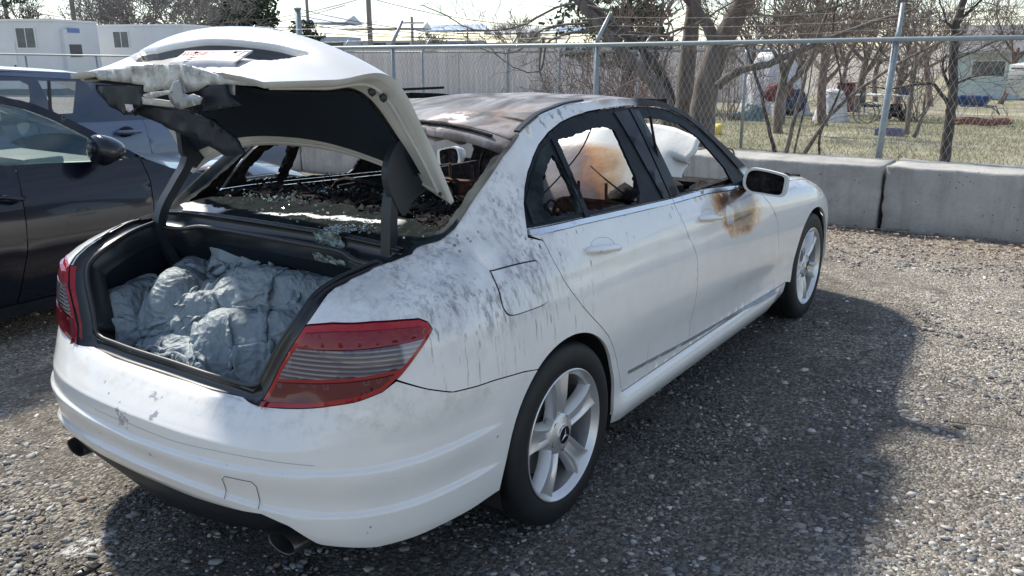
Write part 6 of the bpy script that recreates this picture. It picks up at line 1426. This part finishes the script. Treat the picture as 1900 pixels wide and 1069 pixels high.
MB().box(c+Vector((0,-.1,.50)),(.45,.42,.05)).build('seat',M['seal'],T); MB().box(c+Vector((0,.14,.75)),(.45,.04,.45)).build('backrest',M['seal'],T); MB().tube([c+Vector((.24,.18,.95)),c+Vector((.24,.1,.3)),c+Vector((.24,-.5,.2))],.014,6).build('frame',M['galv'],T)
c=gp(1660,224); T=thing('lawn_mower',c,'black lawn mower under the table near the fence post','mower'); MB().bevbox(c+Vector((0,0,.22)),(.5,.55,.2),.05).build('deck',M['plastic'],T); MB().bevbox(c+Vector((0,0,.40)),(.28,.3,.18),.04).build('engine',M['dark'],T); MB().tube([c+Vector((0,-.2,.3)),c+Vector((.1,-.75,.85))],.014,6).build('handle',M['galv'],T)
for a_ in (-.25,.25):
    for b_ in (-.28,.28): MB().lathe([(.11,-.03),(.11,.03),(0,.03)],14,'x',tuple(c+Vector((b_,a_,.11)))).build('wheel',M['tyre'],T)
c=gp(1650,252); T=thing('plastic_crate',c,'low purple grey plastic crate lying on the grass right of the leaning post','crate'); mb=MB(); 
for (dx,dy,sx,sy,dz) in ((0,-.27,.35,.02,.08),(0,.27,.35,.02,.08),(-.17,0,.02,.52,.08),(.17,0,.02,.52,.08)): mb.box(c+Vector((dx,dy,dz)),(sx,sy,.15))
mb.box(c+Vector((0,0,.01)),(.33,.52,.02)); mb.build('crate_shell',MPU,T)
c=gp(1800,224); T=thing('wheelbarrow',c,'blue wheelbarrow with white legs right of the dark crooked tree','wheelbarrow'); mb=MB(); lo=[(-.28,-.32),(.28,-.32),(.28,.28),(-.28,.28)]; hi=[(-.42,-.52),(.42,-.52),(.42,.42),(-.42,.42)]
mb.add([c+Vector((a_,b_,.42)) for a_,b_ in lo]+[c+Vector((a_,b_,.72)) for a_,b_ in hi]+[c+Vector((a_*.94,b_*.94,.72)) for a_,b_ in hi]+[c+Vector((a_*.94,b_*.94,.45)) for a_,b_ in lo],[(0,1,2,3)]+[(i,(i+1)%4,4+(i+1)%4,4+i) for i in range(4)]+[(4+i,4+(i+1)%4,8+(i+1)%4,8+i) for i in range(4)]+[(8+i,8+(i+1)%4,12+(i+1)%4,12+i) for i in range(4)]+[(12,13,14,15)]); mb.build('tray',MBB,T)
for s_ in (-.3,.3): MB().tube([c+Vector((s_,.7,.5)),c+Vector((s_,-.6,.42)),c+Vector((0,-.75,.2))],.02,6).build('handle',M['barkfar'],T); MB().tube([c+Vector((s_,.1,.45)),c+Vector((s_*.9,.35,0)),c+Vector((s_,.45,.45))],.02,6).build('leg',MFR,T)
MB().lathe([(.19,-.04),(.2,0),(.19,.04)],20,'x',tuple(c+Vector((0,-.75,.2)))).build('wheel',M['tyre'],T)
o=MB().tube([gp(1815,233)+Vector((.35*math.cos(a)*(1+.1*math.sin(3*a)),(.75+.05*math.sin(a*2.3))*math.sin(a),.04+.03*(a/6.28)+.02*math.sin(5*a))) for a in np.linspace(0,31,160)],.022,5).build('garden_hose',MHO,smooth=True); tag(o,'tangled red garden hose on the grass below the blue wheelbarrow','hose')
c=gp(1331,250)+Vector((0,0,.1)); o=MB().blob(c,(.12,.13,.15),2,.4,3,seed=3).build('yellow_bag',MYL,smooth=True); tag(o,'small yellow bag in the grass beside the stout trunk','bag')
c=gp(1585,218)+Vector((3,0,0)); 
# dead brush by the leaning post and along the fence foot; grass tufts
mb=MB(); qq=np.random.default_rng(31)
for k in range(900):
    y=qq.uniform(-2.6,1.0) if k<260 else qq.uniform(-3,8); x=qq.uniform(6.5,8.2); p=Vector((x,y,gz(x))); l=qq.uniform(.25,.8) if k<260 else qq.uniform(.2,.6); a=qq.uniform(0,6.28); s=qq.uniform(.1,.9)
    e=p+Vector((math.cos(a)*l*s*.5,math.sin(a)*l*s,l*.8)); mb.tube([p,(p+e)/2+Vector((0,0,.12*l)),e],[.004,.003,.0015],3,cap=False)
o=mb.build('dead_brush',M['bark']); tag(o,kind='stuff')
V=[];F=[]; 
for k in range(60000):
    x=6.5+22*qq.random()**1.3; y=qq.uniform(-5,11); 
    h=qq.uniform(.02,.09); w=.002+.0003*x; a=qq.uniform(0,3.14); p=Vector((x,y,gz(x)-.005)); dx_=Vector((math.cos(a)*w,math.sin(a)*w,0)); tp_=p+Vector((qq.normal(0,.05),qq.normal(0,.05),h)); o_=len(V); V+=[p-dx_,p+dx_,tp_]; F.append((o_,o_+1,o_+2))
o=link('dry_grass',mkmesh('dry_grass',V,F,simple('dry_grass_blades',(.27,.27,.15),.9,0,.4,.8),False)); tag(o,kind='stuff')
# ---------------------------------------------------------------- dark sedan alongside
def side_car(name,label,cat,Y0,base):
    T=thing(name,base,label,cat); 
    def fn(u,z,o): 
        d=np.interp(z,[.15,.3,.5,.66,.78,.88,.95,1.02,1.4],[.08,.02,0,.006,.03,.06,.085,.12,.30]); return np.stack([u,Y0+d+o,z],-1)
    return T,fn
def ay(px,py,Y): p=at(px,py,Y=Y); return (p.x,p.z)
MNV=NT('navy_black_car_paint'); MNV.set(col=(.003,.005,.012),rough=.20,coat=.45,coatr=.03,spec=.35); MNV=MNV.m
MGB=NT('blue_grey_car_paint'); MGB.set(col=(.12,.155,.22),rough=.30,coat=.7,metal=.3); MGB=MGB.m
MGL=NT('tinted_car_glass'); MGL.set(col=(.05,.10,.115),rough=.02,alpha=.34,spec=.9,coat=1.0,coatr=.0); MGL=MGL.m
MGC=NT('clear_car_glass'); MGC.set(col=(.25,.33,.33),rough=.02,alpha=.30,spec=.9,coat=1.0,coatr=.0); MGC=MGC.m
MINT=simple('car_interior_grey',(.05,.055,.06),.8,0,.3,5); MDASH=simple('pale_green_sun_cover',(.34,.47,.42),.6,0,.2,3)
T,fn=side_car('dark_sedan','dark navy sedan parked alongside, nose toward the concrete blocks','car',2.55,(-.3,3.4,0))
y=2.64
beltp=[(-2.4,.93),(-1.0,.935),ay(0,307,y),ay(90,302,y),ay(155,300,y),ay(225,296,y)]
fend=[ay(258,290,y),ay(314,311,y),ay(350,318,y),ay(390,324,y),ay(430,330,y),(1.75,.74),(2.1,.66),(2.25,.55)]
gap=[ay(258,290,y),ay(280,333,2.58),ay(285,380,2.56),ay(287,450,2.55),ay(285,520,2.56)]
pn=lambda nm,poly,mat=MNV,**k: panel(nm,poly,-1,mat,T,fn=fn,inner=M['dark'],**k)
dgap=[ay(30,306,y),ay(48,400,2.56),ay(52,460,2.55),ay(40,540,2.56)]
fr_=pn('front_door',[dgap[0]]+beltp[3:]+gap[0:]+[(gap[-1][0],.24),(dgap[-1][0]-.02,.24)]+dgap[::-1][0:-1],sp=.06,gap=.003)
rr_=pn('rear_door',beltp[:3]+[dgap[0]]+dgap[1:]+[(dgap[-1][0]-.02,.24),(-2.4,.24)],sp=.08,gap=.003)
pn('front_fender',gap[:1]+fend[1:]+[(2.25,.25),(gap[-1][0]+.02,.24)]+gap[::-1][:-1],sp=.06,gap=.003)
pn('side_sill',[(-2.4,.235),(2.25,.235),(2.25,.16),(-2.4,.16)],M['plastic'],sp=.08)
# A pillar and roof rail
pil_o=[(-2.2,1.37),ay(-60,172,2.85),ay(0,178,2.85),ay(60,192,2.83),ay(110,212,2.80),ay(170,243,2.76),ay(225,272,2.70),ay(262,290,2.66)]
pil_i=[ay(240,294,2.66),ay(200,275,2.70),ay(150,250,2.76),ay(95,222,2.80),ay(45,203,2.83),ay(0,193,2.85),(-2.2,1.33)]
def fp(u,z,o): return np.stack([u,2.64+np.clip((z-.9)*.48,0,1)+o,z],-1)
panel('roof_pillar',pil_o+pil_i,-1,MNV,T,fn=fp,inner=M['dark'],sp=.05,gap=0,thick=.05)
panel('side_window',[(p[0],p[1]) for p in pil_i]+[(-2.2,.95)]+[(b[0],b[1]) for b in beltp[1:]],-1,MGL,T,fn=fp,inner=MGL,sp=.1,gap=.0,off=.012,thick=.004)
# hood, windscreen, roof
v=[];
fx=[p[0] for p in fend];fz=[p[1] for p in fend]
for x in np.linspace(fx[0],2.25,24):
    z0=float(np.interp(x,fx,fz))
    for k in np.linspace(0,1,14): yy_=2.62+1.62*k; v.append((x,yy_,z0+.10*math.sin(math.pi*k)**.8-.0))
hd2=link('hood',mkmesh('hood',v,gridfaces(24,14),MNV,True),T)
v=[]
for k in np.linspace(0,1,12):
    for s in np.linspace(0,1,12):
        x=fx[0]+.06-(s)*1.02-.0+.16*math.sin(math.pi*k); v.append((x,2.68+.10*s+(1.50-.2*s)*k,.885+.02+.46*s**.85+.03*math.sin(math.pi*k)))
link('windscreen',mkmesh('windscreen',v,gridfaces(12,12),MGC,True),T)
v=[]
for x in np.linspace(-2.2,fx[0]-.93,12):
    for k in np.linspace(0,1,10): v.append((x,2.85+1.12*k,1.365+.05*math.sin(math.pi*k)))
link('roof',mkmesh('roof',v,gridfaces(12,10),MNV,True),T)
mb=MB(); mb.bevbox((.45,3.4,.86),(.65,1.40,.14),.05); mb.blob((.05,3.5,.93),(.16,.35,.07),2,.2); mb.bevbox((.28,3.05,.96),(.25,.38,.06),.03); mb.build('dashboard',MDASH,T,auto=40)
mb=MB(); mb.tube([Vector((.0+.04*math.cos(a),3.75+.18*math.cos(a),.95+.18*math.sin(a))) for a in np.linspace(0,6.28,24)],.015,6,cap=False); mb.build('steering_wheel',M['plastic'],T,smooth=True)
for yc in (3.05,3.75): mb=MB(); mb.bevbox((-.62,yc,.78),(.18,.5,.62),.06); mb.bevbox((-.66,yc,1.18),(.1,.26,.18),.04); mb.bevbox((-.35,yc,.48),(.5,.5,.18),.05); mb.build('front_seat',MINT,T,auto=40)
MB().box((-.2,3.4,.30),(4.4,1.5,.2)).build('floor_pan',M['dark'],T); 
fs2=MB(); fs2.box((-.6,4.25,.6),(3.5,.04,.6)); fs2.build('far_side',M['dark'],T)
for x in (1.45,-1.4): 
    MB().lathe([(.22,-.1),(.30,-.1),(.325,-.06),(.325,.08),(.2,.1)],40,'y',(x,2.75,.325)).build('wheel',M['tyre'],T,smooth=True)
# headlamp with an amber corner
am=simple('amber_reflector',(.75,.24,.06),.2,0,.1,9,coat=1.0); cl=simple('headlamp_glass',(.45,.47,.5),.1,0,.2,9,coat=1.0)
p=[at(375,300,Y=2.78),at(440,300,Y=2.85),at(440,318,Y=2.60),at(385,312,Y=2.60)]
MB().blob((p[0]+p[2])/2+Vector((.05,.06,.0)),(.28,.13,.035),3,.1).build('headlamp',cl,T,smooth=True)
MB().blob(at(402,313,Y=2.60),(.085,.03,.022),2,.05).build('amber_marker',am,T,smooth=True)
# mirror and handle
c=at(190,279,Y=2.50); mb=MB(); bm=bmesh.new(); bmesh.ops.create_uvsphere(bm,u_segments=24,v_segments=16,radius=1)
for v_ in bm.verts: 
    x,y_,z=v_.co; v_.co=Vector((x*.125*(1 if x>0 else .55),y_*.125,z*.088*(1-.25*x)))
mb.add([tuple(v_.co+c) for v_ in bm.verts],[[k.index for k in f_.verts] for f_ in bm.faces]); bm.free(); mb.tube([c+Vector((.03,.06,-.04)),c+Vector((.04,.17,-.06))],.03,8)
mi_=mb.build('door_mirror',MNV,T,smooth=True); 
mb=MB(); P=[(at(2,368,Y=2.535)),(at(48,368,Y=2.535))]; mb.tube(spline([P[0]+Vector((0,.03,0)),P[0]+Vector((.03,-.01,.0)),P[1]+Vector((-.03,-.01,0)),P[1]+Vector((0,.03,0))],5),.014,8); mb.build('door_handle',MNV,rr_,smooth=True)
# hanging tag under the mirror inside
MB().bevbox((.12,3.35,1.13),(.01,.06,.11),.003).build('hanging_tag',MFR,T)
# ---------------------------------------------------------------- blue grey car beyond
Y1=4.55
T=thing('blue_grey_car',(.8,5.4,0),'blue grey estate car with its roof coloured sun-bright, parked beyond the dark sedan','car')
def fn(u,z,o): 
    d=np.interp(z,[.15,.3,.5,.66,.85,.95,1.0,1.45],[.08,.02,0,.0,.02,.04,.06,.30]); return np.stack([u,Y1+d+o,z],-1)
pn=lambda nm,poly,mat=MGB,**k: panel(nm,poly,-1,mat,T,fn=fn,inner=M['dark'],**k)
bl=[ay(-200,236,Y1),ay(0,234,Y1),ay(100,230,Y1),ay(205,226,Y1),ay(275,222,Y1),ay(330,222,Y1)]
xg=ay(277,250,Y1)[0]
d1=pn('rear_door',[(bl[0][0]+1.0,bl[1][1]),bl[2],bl[3],(xg,bl[4][1]),(xg+.02,.3),(bl[0][0]+1.0,.3)],sp=.1,gap=.003)
pn('front_quarter',[(xg,bl[4][1]),(xg+1.3,bl[4][1]-.06),(xg+1.5,.7),(xg+1.5,.25),(xg+.02,.3)],sp=.1,gap=.003)
pn('rear_quarter',[(bl[0][0]-2,1.0),(bl[0][0]+1.0,bl[1][1]),(bl[0][0]+1.0,.3),(bl[0][0]-2,.25)],sp=.12,gap=.003)
rz_=[ay(-250,128,4.8),ay(0,128,4.8),ay(120,134,4.8),ay(200,140,4.8),ay(290,170,4.8),ay(340,215,4.75)]
ri_=[ay(325,222,4.65),ay(275,175,4.75),ay(195,150,4.8),ay(120,146,4.8),ay(0,140,4.8),ay(-250,140,4.8)]
def fp(u,z,o): return np.stack([u,Y1+.06+np.clip((z-1.0)*.55,0,1)+o,z],-1)
panel('roof_rail',rz_+ri_,-1,MGB,T,fn=fp,inner=M['dark'],sp=.1,gap=0,thick=.05)
x0,x1=bl[1][0]-.4,bl[5][0]
wn1=[ay(-100,150,4.75),ay(45,150,4.75),ay(60,158,4.75),ay(62,185,4.7),ay(50,225,4.63),ay(-100,226,4.63)]
wn2=[ay(78,150,4.75),ay(150,151,4.75),ay(140,210,4.65),ay(105,212,4.65)]
wn3=[ay(168,152,4.75),ay(260,175,4.72),ay(318,216,4.64),ay(150,222,4.64)]
gr=[ri_[5],ri_[4],ri_[3],ri_[2],ri_[1],ri_[0],ay(275,224,4.62),ay(0,234,4.62),ay(-250,236,4.62)]
panel('side_glasshouse',gr,-1,simple('dark_window_surround',(.03,.045,.07),.25,0,.2,2,coat=1.0),T,holes=[wn1,wn2],fn=fp,inner=M['dark'],sp=.12,gap=0,thick=.02,off=.004)
panel('side_window',wn1,-1,MGC,T,fn=fp,inner=MGC,sp=.2,gap=0,thick=.004,off=.01); panel('side_window',wn2,-1,MGC,T,fn=fp,inner=MGC,sp=.2,gap=0,thick=.004,off=.01)
panel('window_bar',[ay(95,150,4.75),ay(100,150,4.75),ay(100,214,4.64),ay(95,214,4.64)],-1,M['seal'],T,fn=fp,inner=M['dark'],sp=.2,gap=0,thick=.01,off=-.004)
v=[]
for x in np.linspace(x0-2,ay(300,170,4.8)[0],20):
    zt=float(np.interp(x,[p[0] for p in rz_],[p[1] for p in rz_]))
    for k in np.linspace(0,1,10): v.append((x,4.84+1.25*k,zt-.01+.045*math.sin(math.pi*k)))
link('roof',mkmesh('roof',v,gridfaces(20,10),simple('sunlit_pale_roof',(.50,.52,.55),.3,.2,.05,3,coat=.5),True),T)  # sun brightness on the roof put into a pale colour
for yc in (4.95,5.65): mb=MB(); mb.bevbox((ay(30,200,4.9)[0],yc,1.12),(.12,.26,.2),.05); mb.bevbox((ay(30,200,4.9)[0],yc,.8),(.2,.5,.5),.06); mb.build('rear_seat',MINT,T,auto=40)
MB().box((1.2,5.5,.35),(4.6,1.6,.3)).build('floor_pan',M['dark'],T)
c1,c2=at(222,246,Y=4.53),at(262,243,Y=4.53); mb=MB(); mb.tube(spline([c1+Vector((0,.03,0)),c1+Vector((.03,-.02,0)),c2+Vector((-.03,-.02,0)),c2+Vector((0,.03,0))],5),.018,8); mb.build('door_handle',MGB,d1,smooth=True)
MB().blob((c1+c2)/2+Vector((-.02,.03,0)),(.075,.012,.045),2,.02).build('handle_recess',M['dark'],d1,smooth=True)
for x in (-.4,2.4): MB().lathe([(.2,-.1),(.31,-.1),(.33,-.06),(.33,.08),(.2,.1)],40,'y',(x,4.74,.33)).build('wheel',M['tyre'],T,smooth=True)
